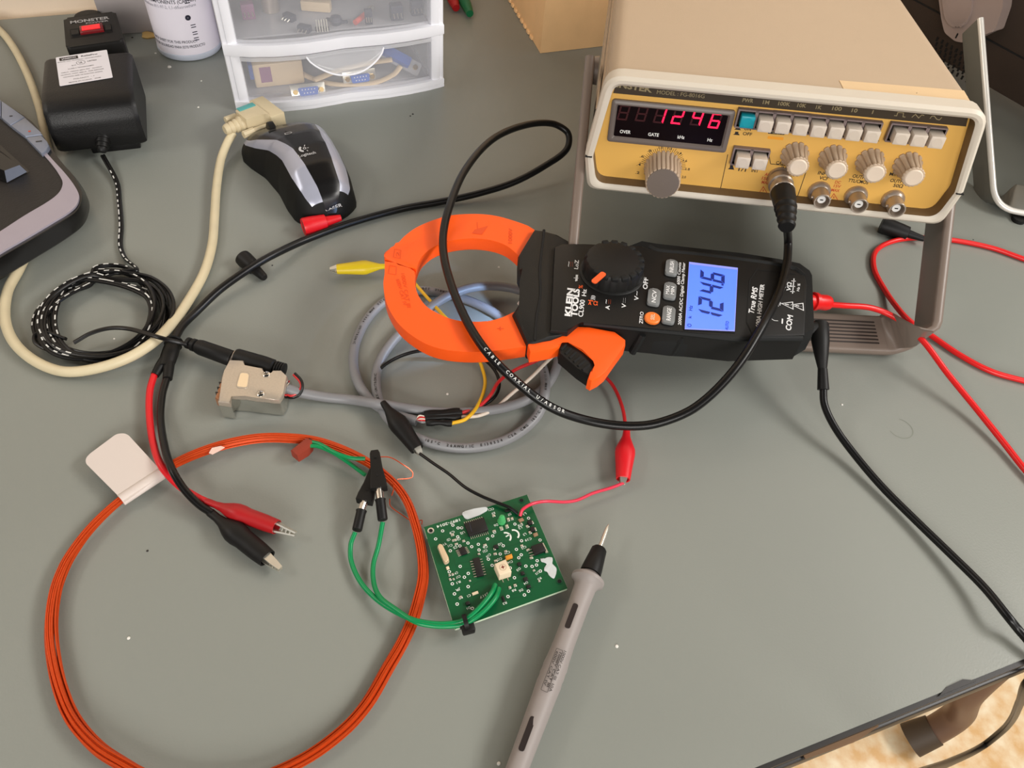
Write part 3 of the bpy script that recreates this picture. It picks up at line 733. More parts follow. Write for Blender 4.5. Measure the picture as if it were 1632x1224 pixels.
mt = lambda s, a, b, h, mat='meter_white', **k: tpx(body.mb, MF, s, a, b, h, mat, **k)
mt('KLEIN', (905, 504), (909.5, 459.5), 9.5, bold=2.4); mt('TOOLS', (914.5, 505), (919, 460.5), 9.5, bold=2.4); mt('CL900', (925, 505), (928.5, 478), 7.5)
mt('LoZ', (918, 429), (919.5, 414.5), 6); mt('~', (905.5, 425), (906.5, 417), 3.4, bold=2.5); mt('—', (909, 425), (909.8, 417.5), 1, 'meter_orange', bold=1); mt('---', (912, 425), (912.8, 417.5), 1, 'meter_orange')
mt('Hz', (930.5, 472), (931.5, 461), 6.5); mt('%', (925, 460), (926, 454.5), 6, 'meter_orange')
body.line(MF, lpx(MF, [(914.5, 443), (922, 443.5)]), .0004, 'meter_white'); body.line(MF, lpx(MF, [(917.5, 448.5), (918.6, 438)]), .0006, 'meter_white')
body.line(MF, lpx(MF, [(919.3, 448), (920.5, 438)]), .0006, 'meter_white')
mt('Ω', (949, 487), (949.5, 480), 6, 'meter_orange'); mt(')))', (944, 478), (945, 471), 5); mt('▶|' if False else '>|', (940, 486), (940.6, 478.5), 5.5, 'meter_orange', bold=2.5)
mt('A', (968, 493.5), (968.3, 487), 6.5); mt('~', (965.5, 484), (966, 477.5), 3.2, bold=2.5); mt('—', (969.5, 484.5), (970, 477.5), 1, 'meter_orange'); mt('---', (972.5, 484.5), (973, 477.5), 1, 'meter_orange')
mt('V', (994, 491), (994.5, 484), 6.5); mt('—', (993, 483), (993.5, 475), .9); mt('---', (996, 483), (996.4, 475), 1)
mt('V', (1014, 479), (1014.6, 472), 6.5); mt('~', (1014.5, 471), (1015, 464), 3.4, bold=2.5)
mt('OFF', (1028, 461), (1029.5, 442.5), 7, bold=1.6); mt('ZERO', (1021.5, 516), (1023, 497), 5.5)
mt('6000 Counts', (1081, 453.5), (1083.3, 418.5), 4.6, bold=.8); mt('2000A AC/DC Digital Clamp Meter', (1083, 518), (1089.8, 418.5), 4.8, bold=.8)
# LCD
lc = cm.part('display', 'lit blue liquid crystal display')
g = lpx(MF, [(1089, 526), (1096.5, 415.5), (1177, 425.5), (1171.5, 531)])
lc.prism(rpoly([V(p) for p in g], .0006), 0, .0004, 'seam', T=MF)
g = lpx(MF, [(1091, 525.5), (1098, 418.5), (1175.5, 428), (1170.5, 529)])
lc.prism(g, .0001, .0006, 'lcd_rim', T=MF)
g = lpx(MF, [(1092.3, 524.5), (1098.7, 422.5), (1174.5, 431.5), (1169.3, 527.5)]); LT = MF @ TR(0, 0, .0008)
lc.flat(LT, g, 'lcd', -.00008)
lh = abs(loc(LT, 1112, 480).y - loc(LT, 1153, 484).y)
for u, v, d in ((1132, 501, '1'), (1133, 484.5, '2'), (1134, 461, '4'), (1135.5, 441, '6')):
    q = loc(LT, u, v); lc.seg7(LT, d, q.x - (.0022 if d == '1' else 0), q.y, .0080, lh * .98, 'lcd_ink', 0.10, .0020)
q = loc(LT, 1151.5, 454); lc.flat(LT, rrect(.0013, .0013, .0002, q.x, q.y), 'lcd_ink', .0001)
for s, a, b, h in (('O', (1098.5, 521), (1099, 516), 6.5), ('k', (1099.5, 507), (1099.8, 503), 5), ('Hz', (1100.5, 495), (1101.3, 487), 5.5), ('AUTO', (1158, 526), (1159.5, 512), 5)): tpx(lc.mb, LT, s, a, b, h, 'lcd_ink', bold=.3)
# lettering by the jacks
mt('True RMS', (1197, 500), (1203.5, 458), 8.5, bold=1.4, shear=.18); mt('600A HIGH METER', (1207.5, 522), (1215, 453), 6.5, bold=1.6)
ln = lambda seq, w=.0005, m='meter_white', c=False: body.line(MF, lpx(MF, seq), w, m, closed=c)
ln([(1200, 539 - 4), (1190, 513), (1195, 447), (1206, 430), (1268, 437)], .0007, 'seam'); 
mt('COM', (1256, 526.5), (1259.5, 502.5), 8.5, bold=1.6); mt('VΩ', (1256.5, 464), (1258.5, 450), 6.5, bold=1.4); ln([(1246.5, 516), (1247, 508)], .0008)
ln([(1245, 457), (1252, 458)], .0010); ln([(1248, 461.5), (1249, 453.5)], .0010)
ln([(1263, 468), (1265.5, 444)], .0005)
for t_ in (0.1, .45, .8): ln([(1262 + 2.5 * t_ - 3, 468 - 24 * t_ - 1), (1262 + 2.5 * t_ + 4, 468 - 24 * t_ - .5)], .0006)
mt('Hz %', (1271.5, 464), (1273.5, 452), 4, bold=.8)
def tri(cu, cv, s):
    c = loc(MF, cu, cv); pts = [c + V((0, s)), c + V((-s * .62 * 1.0, -s * .7)), c + V((s * .62, -s * .7))]
    pts = [c + V((-.0030, -.0032)), c + V((.0030, -.0032)), c + V((0, .0032))]
    body.line(MF, pts, .0005, 'meter_white', closed=True); body.line(MF, [c + V((0, .0012)), c + V((0, -.0010))], .0007, 'meter_white'); body.line(MF, [c + V((0, -.0019)), c + V((0, -.0021))], .0007, 'meter_white')
tri(1254.5, 485.5, 1); tri(1271, 487.5, 1)
mt('CAT', (1231, 501), (1232.5, 490), 4.6); ln([(1228, 503), (1229, 508), (1234, 511), (1240, 511.5)], .0004)
ln([(1236, 484), (1244, 485)], .0004); ln([(1240, 488.5), (1241, 480.5)], .0006); ln([(1243, 487), (1243.8, 482)], .0005)
# worklight under the head
wlt = cm.part('worklight', 'small light under the head'); wp = P(832, 480, .030)
wlt.mb.lathe([(.0016, 0), (.0014, .003)], 'teflon', ax(wp, wp + V((-.5, -.1, -.85))), 16)
finish(cm, 'orange and black digital clamp meter with a lit blue display reading 124.6', 'clamp meter')
sl_ = bpy.data.lights.new('meter_worklight', 'SPOT'); sl_.energy = 0.13; sl_.color = (0.42, 0.62, 1.0); sl_.spot_size = math.radians(84); sl_.spot_blend = 0.25; sl_.shadow_soft_size = 0.0012
so = bpy.data.objects.new('meter_worklight', sl_); COL.objects.link(so); so.location = P(822, 482, .029) + V((0, 0, T0))
so.rotation_euler = (P(690, 505, 0) - P(822, 482, .029)).to_track_quat('-Z', 'Y').to_euler()
# ================================================================ cables
def alligator(n, tail, mouth, r, boot_mat, name, lab=None, metal='solder', open_=.0022, wdir=(0, 0, 1), jl=.008, big=False):
    """insulating boot + two metal jaws. tail and mouth are points; jaws stick out past mouth"""
    g = n.part(name, lab); T = ax(tail, mouth, wdir); L = (V(mouth) - V(tail)).length
    prof = [(.32, 0), (.36, .06), (.42, .16), (.72, .30), (.98, .42), (1.0, .50), (.92, .62), (.80, .80), (.72, .95), (.68, 1.0), (.56, 1.0), (.50, .93)]
    if big: prof = [(.34, 0), (.40, .03), (.38, .14), (.50, .24), (.86, .36), (1.0, .44), (1.0, .52), (.90, .60), (.90, .72), (.88, .86), (.82, .97), (.80, 1.0), (.68, 1.0), (.60, .93)]
    g.mb.lathe([(r * a, L * z) for a, z in prof], boot_mat, T, 28, sx=1.0, sy=.82)
    j = g.part('jaws', 'metal jaws')
    for s in (-1, 1):
        pts = [V((0, s * .0022, L * .80)), V((0, s * (.0020), L * 1.0)), V((0, s * .0012, L + jl * .55)), V((0, s * .0007, L + jl))]
        vs = []; hw = [r * .36, r * .36, r * .29, r * .20]
        for p, h in zip(pts, hw): vs += [(-h, p.y - .0004 , p.z), (h, p.y - .0004, p.z), (h, p.y + .0004, p.z), (-h, p.y + .0004, p.z)]
        fs = []
        for i in range(3):
            for k in range(4): fs.append((i * 4 + k, i * 4 + (k + 1) % 4, i * 4 + 4 + (k + 1) % 4, i * 4 + 4 + k))
        fs += [(3, 2, 1, 0), (12, 13, 14, 15)]
        j.raw(vs, fs, metal, T)
        for k in range(3): j.box((0, s * .0004, L + jl * (.35 + .2 * k)), (r * .5, .0007, .0006), metal, T=T)
    return g
# coax with plug, splitter and two clips
cx = Node('coaxial_cable')
plug = cx.part('coaxial_plug', 'metal plug with black boot')
c0 = BT4 @ V((0, 0, .004)); zo = V((BT4[0][2], BT4[1][2], BT4[2][2]))
T = ax(c0, c0 + zo + V((0, 0, -.0)))
plug.mb.lathe([(.0056, 0), (.0070, .0006), (.0072, .006), (.0064, .0066), (.0066, .0072), (.0066, .0125), (.0072, .0130), (.0073, .0145), (.0066, .0155), (.0050, .0170)], 'nickel', T, 48, lambda a, z: 1 - (.03 * (0.5 + .5 * math.cos(30 * a)) if .0073 < z < .0124 else 0))
e0 = c0 + zo * .0155; e1 = e0 + zo * .018 + V((0, 0, -.001)); e2 = e0 + zo * .031 + V((0, 0, -.004))
bt = plug.part('strain_relief', 'black rubber boot')
bp = cr([e0 - zo * .001, e0 + zo * .006, e1, e2], 8)
def br(t): return .0071 - .0010 * t if t < .4 else (.0066 - (t - .4) * .0042 + (.0006 if int(t * 22) % 3 == 0 and t > .5 else 0))
bt.mb.tube(bp, br, 'rubber_black', seg=20, sm=0)
RC = .00245
main = [e2 + (e1 - e2) * .3, P(1256, 385, .0615), P(1254, 420, .0580), P(1240, 470, .0580), P(1214, 522, .0582), P(1170, 590, .050), P(1110, 648, .038), P(1050, 674, .030), P(1000, 679, .026), P(940, 671, .027), P(880, 650, .034), P(825, 610, .043), P(775, 560, .0512), P(738, 500, .0515), P(712, 430, .0515), P(706, 380, .053), P(716, 330, .056), P(742, 270, .054), P(785, 222, .048), P(835, 200, .041), P(880, 197, .034), P(905, 212, .028), P(903, 238, .022), P(872, 262, .016), P(820, 290, .010), P(760, 309, .006), P(700, 322, RC + .0004), P(640, 333, RC + .0004), P(560, 355, RC + .0008), P(490, 381, RC + .0016), P(430, 409, .0085), P(395, 430, .0085), P(350, 462, .006), P(315, 495, .004), P(290, 520, .0048), P(276, 545, .0068)]
ck = cx.part('cable', 'thick black jacket'); ck.mb.tube(main, RC, 'cable_black', seg=16, sm=8)
tubetext(ck.mb, main, 'RG58A/U  COAXIAL  CABLE', .0, .0016, RC, 'cable_print') if False else None
def lento(pts, k, sm=10):
    c = cr(pts, sm); return sum((c[i + 1] - c[i]).length for i in range(k * sm))
rv = main[::-1]; k0 = len(main) - 1
tubetext(ck.mb, main, 'ELBAC LAIXAOC U/A85GR'[::-1], 0, .0016, RC, 'cable_print') if False else None
rvs = rv[:]; st = lento(rvs, k0 - 12)
tubetext(ck.mb, rvs, 'CABLE  COAXIAL  U/A85GR', st, .0017, RC, 'cable_print', gap=1.45)
sp = cx.part('splitter_boot', 'black heat-shrink fork')
s0, s1 = P(279, 541, .0070), P(270, 566, .0066)
sp.mb.tube([s0, s1, P(264, 585, .0058)], lambda t: .0042 + .0006 * math.sin(t * 3.1), 'rubber_black', seg=18, flat=.8)
sp.mb.tube([s1, P(258, 580, .006), P(247, 598, .0052)], lambda t: .0036 - .0012 * t, 'rubber_black', seg=16)
sp.mb.tube([s1, P(269, 585, .006), P(267, 604, .0052)], lambda t: .0034 - .0008 * t, 'rubber_black', seg=16)
for t in (0, .35): p = s0.lerp(s1, t * .8 + .1); sp.mb.lathe([(.0046, -.0006), (.0051, 0), (.0046, .0006)], 'rubber_black', ax(p, p + (s1 - s0)) , 20)
rr = [P(247, 594, .0052), P(239, 622, .0046), P(238, 660, .004), P(244, 705, .0062), P(257, 742, .0088), P(284, 773, .0050), P(315, 793, .0050), P(332, 801, .0062)]
rb = [P(267, 600, .0052), P(259, 628, .0048), P(256, 665, .0045), P(262, 710, .0095), P(274, 748, .0135), P(293, 779, .0105), P(317, 804, .0075), P(338, 818, .0062)]
cx.part('red_lead').mb.tube(rr, .0019, 'clip_red', seg=12); cx.part('black_lead').mb.tube(rb, .0020, 'cable_black', seg=12)
alligator(cx, P(328, 799, .0064), P(441, 840, .0062), .0056, 'clip_dark_red', 'red_clip', 'red clip', jl=.0105, wdir=(1, 0, .2), big=True)
alligator(cx, P(333, 815, .006), P(426, 890, .0058), .0058, 'rubber_black', 'black_clip', 'black clip', jl=.009, wdir=(.3, 0, 1), big=True)
finish(cx, 'thick black coaxial cable looping over the meter, ending in red and black clips', 'cable')
# red test lead
rt = Node('red_test_lead')
rp = rt.part('plug', 'red plug in the meter')
a, b = P(1284, 479, .040), P(1322, 483, .036)
rp.mb.lathe([(.0042, 0), (.0042, .005), (.0056, .0052), (.0056, .0075), (.0046, .0078), (.0048, .0150), (.0042, .0172), (.002, .0178)], 'cable_red', ax(a, b), 28)
RR = .00185
red = [P(1318, 485, .0350), P(1345, 487, .031), P(1385, 490, .0275), P(1415, 500, .0250), P(1445, 518, .0235), P(1475, 548, .020), P(1510, 595, .013), P(1555, 650, .007), P(1600, 706, .004), P(1640, 756, .003), P(1720, 840, .002), P(1790, 830, .002), P(1770, 700, .002), P(1690, 622, .002), P(1632, 607, .002), P(1580, 592, .002), P(1530, 566, .002), P(1480, 532, .0028), P(1450, 512, .0060), P(1432, 493, .0058), P(1410, 462, .002), P(1393, 428, .002), P(1396, 400, .002), P(1425, 384, .0022), P(1470, 379, .0022), P(1520, 383, .002), P(1580, 395, .002), P(1632, 413, .002), P(1700, 436, .002)]
rt.part('lead', 'long red lead').mb.tube(red, RR, 'cable_red', seg=14)
finish(rt, 'bright red test lead plugged into the meter and curling off the right side', 'test lead')
# black test lead
bl = Node('black_test_lead')
bg = bl.part('plug', 'right-angled black plug')
a, b = P(1282, 524, .036), P(1306, 526, .036)
bg.mb.lathe([(.0040, 0), (.0040, .003), (.0052, .0032), (.0052, .0062), (.0044, .0064), (.0044, .013)], 'rubber_black', ax(a, b), 24)
bg.mb.tube([P(1306, 517, .0375), P(1307, 535, .036), P(1309, 565, .0315), P(1311, 590, .027)], lambda t: .0054 - .0006 * t if t < .45 else .0051 - (t - .45) * .0048, 'rubber_black', seg=18, flat=.85)
bg.mb.tube([P(1311, 588, .0273), P(1312, 621, .021)], lambda t: .0027 + (.0006 if int(t * 9) % 2 else 0), 'rubber_black', seg=16, sm=12)
blk = [P(1312, 616, .022), P(1314, 645, .0165), P(1330, 680, .0115), P(1360, 722, .007), P(1405, 775, .0045), P(1460, 830, .0045), P(1520, 888, .006), P(1570, 938, .008), P(1608, 985, .0095), tb(.002, .012, .0070)]
l_ = blk[-1]; blk += [tb(.004, .003, .0050), tb(.004, -.0045, .0008), tb(.0035, -.0072, -.006), tb(.003, -.009, -.014)] + [PP(u_, v_, tb(0, b_), DY) for u_, v_, b_ in ((1626, 1118, -.012), (1604, 1158, -.015), (1568, 1188, -.018), (1520, 1212, -.021), (1460, 1234, -.024), (1390, 1262, -.027))]
bl.part('lead', 'long black lead').mb.tube(blk, .0021, 'cable_black', seg=14)
finish(bl, 'black test lead from the meter running down over the bench edge', 'test lead')
# grey probe
pb = Node('test_probe')
pa, pe = P(944, 905, .0105), P(800, 1290, .0075); dirp = (pe - pa).normalized()
T = ax(pa, pe, V((0, 0, 1)))
g = pb.part('grip', 'grey plastic grip'); Lp = (pe - pa).length
yv = (T.to_3x3().inverted() @ V((0, 0, 1)))
g.mb.lathe([(.0036, .0), (.0040, .0035), (.0062, .0046), (.0080, .0060), (.0080, .0076), (.0062, .0090), (.0053, .0110), (.0050, .020), (.0049, .040), (.0052, .048), (.0056, .052), (.0054, .0535), (.0056, .056), (.0054, .0575), (.0056, .060), (.0053, .066), (.0047, .090), (.0044, Lp)], 'probe_grey', T, 40)
for t0, t1, k in ((.0225, .0350, .0048), (.0765, .0910, .0046)):
    i = g.part('grip_slot', 'dark slot'); m0 = (T @ V((0, k - .0004, (t0 + t1) / 2)))
    ST = frame(T @ V((-.0011, 0, (t0 + t1) / 2)) + (T.to_3x3() @ V((0, 1, 0))) * (k + .00015), T.to_3x3() @ V((0, 0, 1)), T.to_3x3() @ V((-1, 0, 0)))
    zz = ST.to_3x3() @ V((0, 0, 1))
    if zz.dot(V((0, 0, 1))) < 0: ST = frame(ST.translation, T.to_3x3() @ V((0, 0, 1)), T.to_3x3() @ V((1, 0, 0)))
    i.prism(rrect(t1 - t0, .0026, .0013), -.0012, .0002, 'probe_dark', T=ST)
WT = frame(T @ V((0, .0057, .056)), T.to_3x3() @ V((0, 0, 1)), (T.to_3x3() @ V((-1, 0, 0))))
if (WT.to_3x3() @ V((0, 0, 1))).z < 0: WT = frame(WT.translation, T.to_3x3() @ V((0, 0, 1)), (T.to_3x3() @ V((1, 0, 0))))
g.text(WT, '1000V CAT III  10A', -.001, .0018, .0011, 'ink_black', w=.019, bold=.3); g.text(WT, '1000V CAT III', -.001, .0001, .0010, 'ink_black', w=.016, bold=.3); g.text(WT, '600V CAT IV', -.001, -.0014, .0010, 'ink_black', w=.016, bold=.3)
g.line(WT, rrect(.0195, .0030, .0003, -.0005, -.0007), .00018, 'ink_black', closed=True)
bc = pb.part('tip_shroud', 'black shroud'); bc.mb.lathe([(.0052, .0030), (.0050, 0), (.0038, -.0105), (.0030, -.0115)], 'rubber_black', T, 32)
tip = pb.part('probe_tip', 'bright metal tip'); tip.mb.lathe([(.0011, -.006), (.0011, -.0215), (.0009, -.0228), (.00085, -.0240), (.0001, -.0262)], 'solder', T, 16)
finish(pb, 'grey test probe with a bare metal tip lying beside the circuit board', 'test probe')
# ================================================================ drawer unit
du = Node('drawer_unit')
DL, DR = P(377, 176), P(708, 137.5); dex = (DR - DL); DWd = dex.length; DF = frame(DL, dex, V((0, 0, 1)).cross(dex))
FB = [(0, 0), (.05, .0035), (.12, .0072), (.22, .0100), (.34, .0108), (.44, .0090), (.52, .0072), (.60, .0074), (.70, .0078), (.80, .0066), (.90, .0042), (.97, .0015), (1, 0)]
def fb(s):
    for (a, p), (b, q) in zip(FB, FB[1:]):
        if s <= b + 1e-9:
            t = (s - a) / (b - a); t = t * t * (3 - 2 * t) * .5 + t * .5; return p + (q - p) * t
    return 0
NS = 40; DD = .185
def fplan(inset, depth, s0=0.0, s1=1.0):
    f = [(DWd * (s0 + (s1 - s0) * k / NS), -fb(s0 + (s1 - s0) * k / NS) + inset) for k in range(NS + 1)]
    if depth is None: return f + [(DWd * s1, DD), (DWd * s0, DD)]
    return f + [(p[0], p[1] + depth) for p in reversed(f)]
fr = du.part('frame', 'white plastic frame')
TZ = [0.0, .0468, .112, .178]
fr.prism(fplan(0, None), 0.0, .0030, 'drawer_white', bev=.001, T=DF)
fr.prism(fplan(0, .009), .0028, .0078, 'drawer_white', bev=.0012, T=DF)
for z in TZ[1:]:
    fr.prism(fplan(0, .010), z - .0012, z + .0080, 'drawer_white', bev=.0016, T=DF, botbev=.001)
    fr.prism(fplan(.009, None), z - .001, z + .0008, 'drawer_lip', T=DF)
for x in (0.0042, DWd - .0042):
    fr.box((x, DD / 2 + .001, .093), (.0084, DD, .186), 'drawer_white', .002, DF)
    sgn = 1 if x < .05 else -1
    fr.box((x + sgn * .0035, .005, .093), (.0080, .012, .186), 'drawer_white', .002, DF)
fr.box((DWd / 2, DD - .001, .093), (DWd, .002, .186), 'drawer_lip', 0, DF)
for z0, z1 in ((.0085, .0452), (.0562, .1100), (.122, .176)):
    d = du.part('drawer', 'translucent drawer'); s0, s1 = .062, .938
    d.prism(fplan(.0030, .0012, s0, s1), z0, z1, 'drawer_clear', T=DF)
    d.box((DWd / 2, DD / 2 + .004, z0 - .0042), (DWd * .87, DD - .016, .0012), 'drawer_lip', 0, DF)
    for x in (.0120, DWd - .0120): d.box((x, DD / 2, (z0 + z1) / 2), (.0012, DD - .016, z1 - z0 - .002), 'drawer_clear', 0, DF)
    d.prism(fplan(.0012, .0035, s0, s1), z1 - .0035, z1 - .0005, 'drawer_lip', bev=.0008, T=DF)
    h = d.part('drawer_pull', 'curved clear pull'); vs = []; fs = []; A_, B_ = .345, .700; NN = 28; MM = 8
    for i in range(NN + 1):
        u = i / NN; s = A_ + (B_ - A_) * u; w = math.sin(math.pi * u) ** .7
        for j in range(MM + 1):
            t = j / MM; vs.append((DWd * s, -fb(s) + .001 - w * .014 * math.sin(t * 1.57), z1 - .002 - w * .0125 * t ** 1.6))
    for i in range(NN):
        for j in range(MM): q = i * (MM + 1) + j; fs.append((q, q + 1, q + MM + 2, q + MM + 1))
    h.raw(vs, fs, 'drawer_lip', DF)
    h.mb.tube([DF @ V(vs[i * (MM + 1) + MM]) for i in range(NN + 1)], .0007, 'drawer_white', seg=6, sm=0)
finish(du, 'white plastic mini drawer unit with see-through drawers beside the white can', 'drawer unit')
# contents
def dsub(u, v, u2, v2, z, name, lab, shell='dsub_gold', w=.024, flipy=False, tilt=.5, L=.022):
    n = Node(name); a, b = P(u, v, z), P(u2, v2, z); ex = (b - a).normalized(); nn = V((0, 0, 1)); T = frame((a + b) / 2, ex, nn.cross(ex))
    T = T @ Matrix.Rotation(-tilt, 4, 'X')
    n.part('shell').box((0, L / 2, 0), (w, L, .0085), shell, .0012, T)
    f = n.part('flange'); f.box((0, 0, 0), (w + .004, .0016, .0115), 'solder', .0004, T)
    for s in (-1, 1): f.mb.cyl(T @ V((s * w * .44, .001, 0)), T @ V((s * w * .44, -.0035, 0)), .0021, 'gold', seg=6)
    F = T @ Matrix(((1, 0, 0, 0), (0, 0, -1, 0), (0, 1, 0, 0), (0, 0, 0, 1)))
    k = n.part('socket_face', 'blue contact face'); k.prism(rpoly([V((-.0082, .0030)), V((.0082, .0030)), V((.0072, -.0032)), V((-.0072, -.0032))], .0012), .0006, .0045, 'dsub_blue', T=F)
    for r, c_ in ((.0013, 5), (-.0013, 4)):
        for i in range(c_): k.flat(F, circ(.0005, 8, (i - (c_ - 1) / 2) * .0025, r), 'white_print', .0046)
    finish(n, lab, 'connector', 'gold and blue adapters in the bottom drawer')
dsub(467, 148, 515, 142, .0095, 'serial_adapter', 'gold and blue nine-pin adapter at the front of the bottom drawer')
dsub(551, 126, 594, 120, .0120, 'serial_adapter', 'gold and blue adapter farther right and deeper in the bottom drawer', tilt=.25)
n = Node('gender_changer'); a = P(412, 138, .0065); T = frame(a, dex, V((0, 0, 1)).cross(dex))
n.part('shell').box((.018, .016, .009), (.040, .034, .020), 'beige_box', .0015, T)
for x in (.004, .012):
    pass
n.part('recess', 'brown side recesses').box((.0075, -.0008, .010), (.009, .0008, .013), 'bit_purple', 0, T)
n.part('socket', 'blue socket').box((-.0035, .010, .012), (.003, .018, .012), 'dsub_blue', 0, T)
finish(n, 'beige block-shaped connector lying at the left of the bottom drawer', 'connector')
n = Node('ribbon_cable_adapter')
rbn = n.part('cable', 'flat beige ribbon'); rbn.mb.tube([P(472, 112, .010), P(495, 124, .009), P(525, 133, .008), P(560, 135, .0078), P(600, 131, .0085), P(628, 118, .012), P(638, 106, .016)], .0030, 'beige_box', seg=10, flat=.45)
rbn.mb.tube([P(500, 128, .014), P(540, 112, .016), P(590, 100, .018), P(625, 95, .020)], .0035, 'beige_box', seg=10, flat=.4)
a, b = P(610, 82, .022), P(659, 108, .010); T = frame((a + b) / 2, b - a, V((-.1, .8, .55)))
n.part('flange', 'pale metal plate').prism(rrect(.040, .012, .002), 0, .0015, 'drawer_lip', T=T)
kb = n.part('socket_face', 'blue socket block'); kb.prism(rrect(.026, .0085, .0015, -.003, 0), .0015, .006, 'dsub_blue', T=T)
n.part('screw').mb.cyl(T @ V((.0155, 0, .001)), T @ V((.0155, 0, .003)), .0022, 'gold', seg=8)
finish(n, 'blue multi-pin connector on a flat beige cable in the bottom drawer', 'connector')
def bit(name, lab, fn):
    n = Node(name); fn(n); finish(n, lab, 'electronic part', 'small parts loose in the middle drawer')
ZD = .0530
def chipbit(u, v, w, d, h, mat, rot=0.2):
    def f(n):
        p = P(u, v, ZD); T = TR(p.x, p.y, ZD) @ Matrix.Rotation(rot, 4, 'Z'); n.box((0, 0, h / 2), (w, d, h), mat, .0006, T)
        for k in range(3): n.mb.cyl(T @ V((-w * .3 + w * .3 * k, -d * .5, h * .5)), T @ V((-w * .3 + w * .3 * k, -d * .5 - .003, h * .3)), .0005, 'solder', seg=6)
    return f
bit('terminal_block', 'dark two-pole part at the front left of the middle drawer', chipbit(486, 50, .010, .006, .005, 'bit_dark', -.2))
bit('relay', 'dark slab lying behind the silver pin row in the middle drawer', chipbit(462, 32, .010, .006, .005, 'bit_dark', -.5))
def pinrow(n):
    p = P(514, 50, ZD); T = TR(p.x, p.y, ZD) @ Matrix.Rotation(.35, 4, 'Z'); n.box((0, 0, .002), (.011, .0025, .0025), 'seam', 0, T)
    for k in range(5): n.mb.cyl(T @ V((-.004 + .002 * k, -.002, .0005)), T @ V((-.004 + .002 * k, .001, .009)), .0006, 'solder', seg=6)
bit('pin_header', 'row of silver pins at the front of the middle drawer', pinrow)
def tcl(n):
    p = P(536, 38, ZD); T = TR(p.x, p.y, ZD); n.mb.lathe([(.004, 0), (.0055, .003), (.004, .006), (.001, .007)], 'bit_dark', T, 9); n.box((.006, -.002, .002), (.006, .003, .002), 'bit_dark', .0004, T @ Matrix.Rotation(.4, 4, 'Z')); n.box((-.006, .002, .002), (.005, .003, .002), 'bit_dark', .0004, T)
bit('plastic_knob', 'black lobed plastic piece beside the silver pins in the drawer', tcl)
bit('resistor_tube', 'red glass tube with metal ends in the middle drawer', lambda n: (n.mb.cyl(P(566, 36, ZD + .003), P(588, 18, ZD + .004), .0022, 'bit_red', seg=12), n.mb.cyl(P(588, 18, ZD + .004), P(592, 13, ZD + .004), .0024, 'solder', seg=12)))
bit('transistor', 'slim upright part with a silver tip right of the red tube', chipbit(588, 38, .006, .004, .012, 'bit_dark', .3))
bit('square_relay', 'left of two blue-grey blocks in the middle drawer', chipbit(632, 30, .010, .008, .012, 'bit_dark', .4))
bit('square_relay', 'right of two blue-grey blocks in the middle drawer', chipbit(664, 22, .010, .008, .012, 'bit_dark', .4))
bit('purple_connector', 'purple block at the left of the middle drawer', chipbit(397, 28, .010, .008, .012, 'bit_purple', .4))
bit('brass_cylinder', 'shiny metal cylinder standing behind the purple block', lambda n: n.mb.cyl(P(432, 16, ZD), P(432, 16, ZD) + V((0, 0, .016)), .007, 'nickel', seg=24))
bit('wood_block', 'small tan block at the back of the middle drawer', lambda n: n.box((0, 0, .004), (.024, .008, .008), 'beige_box', .001, TR(P(505, 16, ZD).x, P(505, 16, ZD).y, ZD) @ Matrix.Rotation(.05, 4, 'Z')))
# ================================================================ aerosol can
can = Node('aerosol_can'); cb = P(304, 75); T = TR(cb.x, cb.y, 0); RCN = .0268
can.part('body', 'white printed cylinder').mb.lathe([(RCN, .006), (RCN, .150), (RCN * .97, .155)], 'can_white', T, 64)
can.part('bottom_rim', 'pale blue-grey rim').mb.lathe([(RCN - .003, 0), (RCN - .0006, .0008), (RCN + .0006, .003), (RCN + .0004, .0055), (RCN - .001, .0065)], 'can_rim', T, 64)
can.part('cap').mb.lathe([(RCN * .9, .155), (RCN * .88, .175), (RCN * .5, .180), (.0001, .181)], 'can_rim', T, 48, caps=False)
def cyltext(mb, s, ang, z, h, mat, bold=.5, k=1.0, slope=0):
    vs, fs = text_mesh(s, bold); q = h / CAPH; out = []
    for v in vs:
        a = ang + v[0] * q * k / RCN; r = RCN + .00015; out.append((cb.x + r * math.cos(a), cb.y + r * math.sin(a), z + v[1] * q + slope * v[0] * q))
    mb.raw(out, fs, mat)
bd = can.ch[0]
cyltext(bd.mb, 'SEE SAFETY DATA SHEET FOR THIS PRODUCT', math.radians(190), .0165, .0022, 'can_ink', k=.85); cyltext(bd.mb, 'HOJA DE DATOS DE SEGURIDAD PARA ESTE PRODUCTO', math.radians(190), .0122, .0022, 'can_ink', k=.75)
cyltext(bd.mb, 'CHEMICAL COMPONENTS (CAS No.)', math.radians(196), .0495, .0028, 'can_ink', k=.9); cyltext(bd.mb, 'Tetrafluoroethane 811-97-2, 1,1-difluoroethane', math.radians(200), .0455, .0024, 'can_ink_pale', k=.85, bold=0)
for k in range(5): cyltext(bd.mb, 'TEXT'[:0] + 'lll', math.radians(300 + 0), .026 + .007 * k, .0030, 'can_ink_pale', bold=0) if False else None
for z in (.054, .047, .027, .021, .016): cyltext(bd.mb, '=', math.radians(304), z, .0060, 'can_ink', bold=0)
cyltext(bd.mb, 'o', math.radians(300), .036, .0045, 'can_ink', bold=6)
finish(can, 'white aerosol can with small print standing left of the drawer unit', 'spray can')
n = Node('brown_debris'); p = P(239, 58); n.mb.lathe([(.0062, 0), (.0068, .0012), (.0045, .0028), (.0002, .0032)], 'crumb_tan', TR(p.x, p.y), 12, lambda a, z: 1 + .25 * math.sin(3 * a + 1), sx=1.2, sy=.75, caps=False)
finish(n, 'small brown and tan crumb lying at the foot of the can', 'crumb')
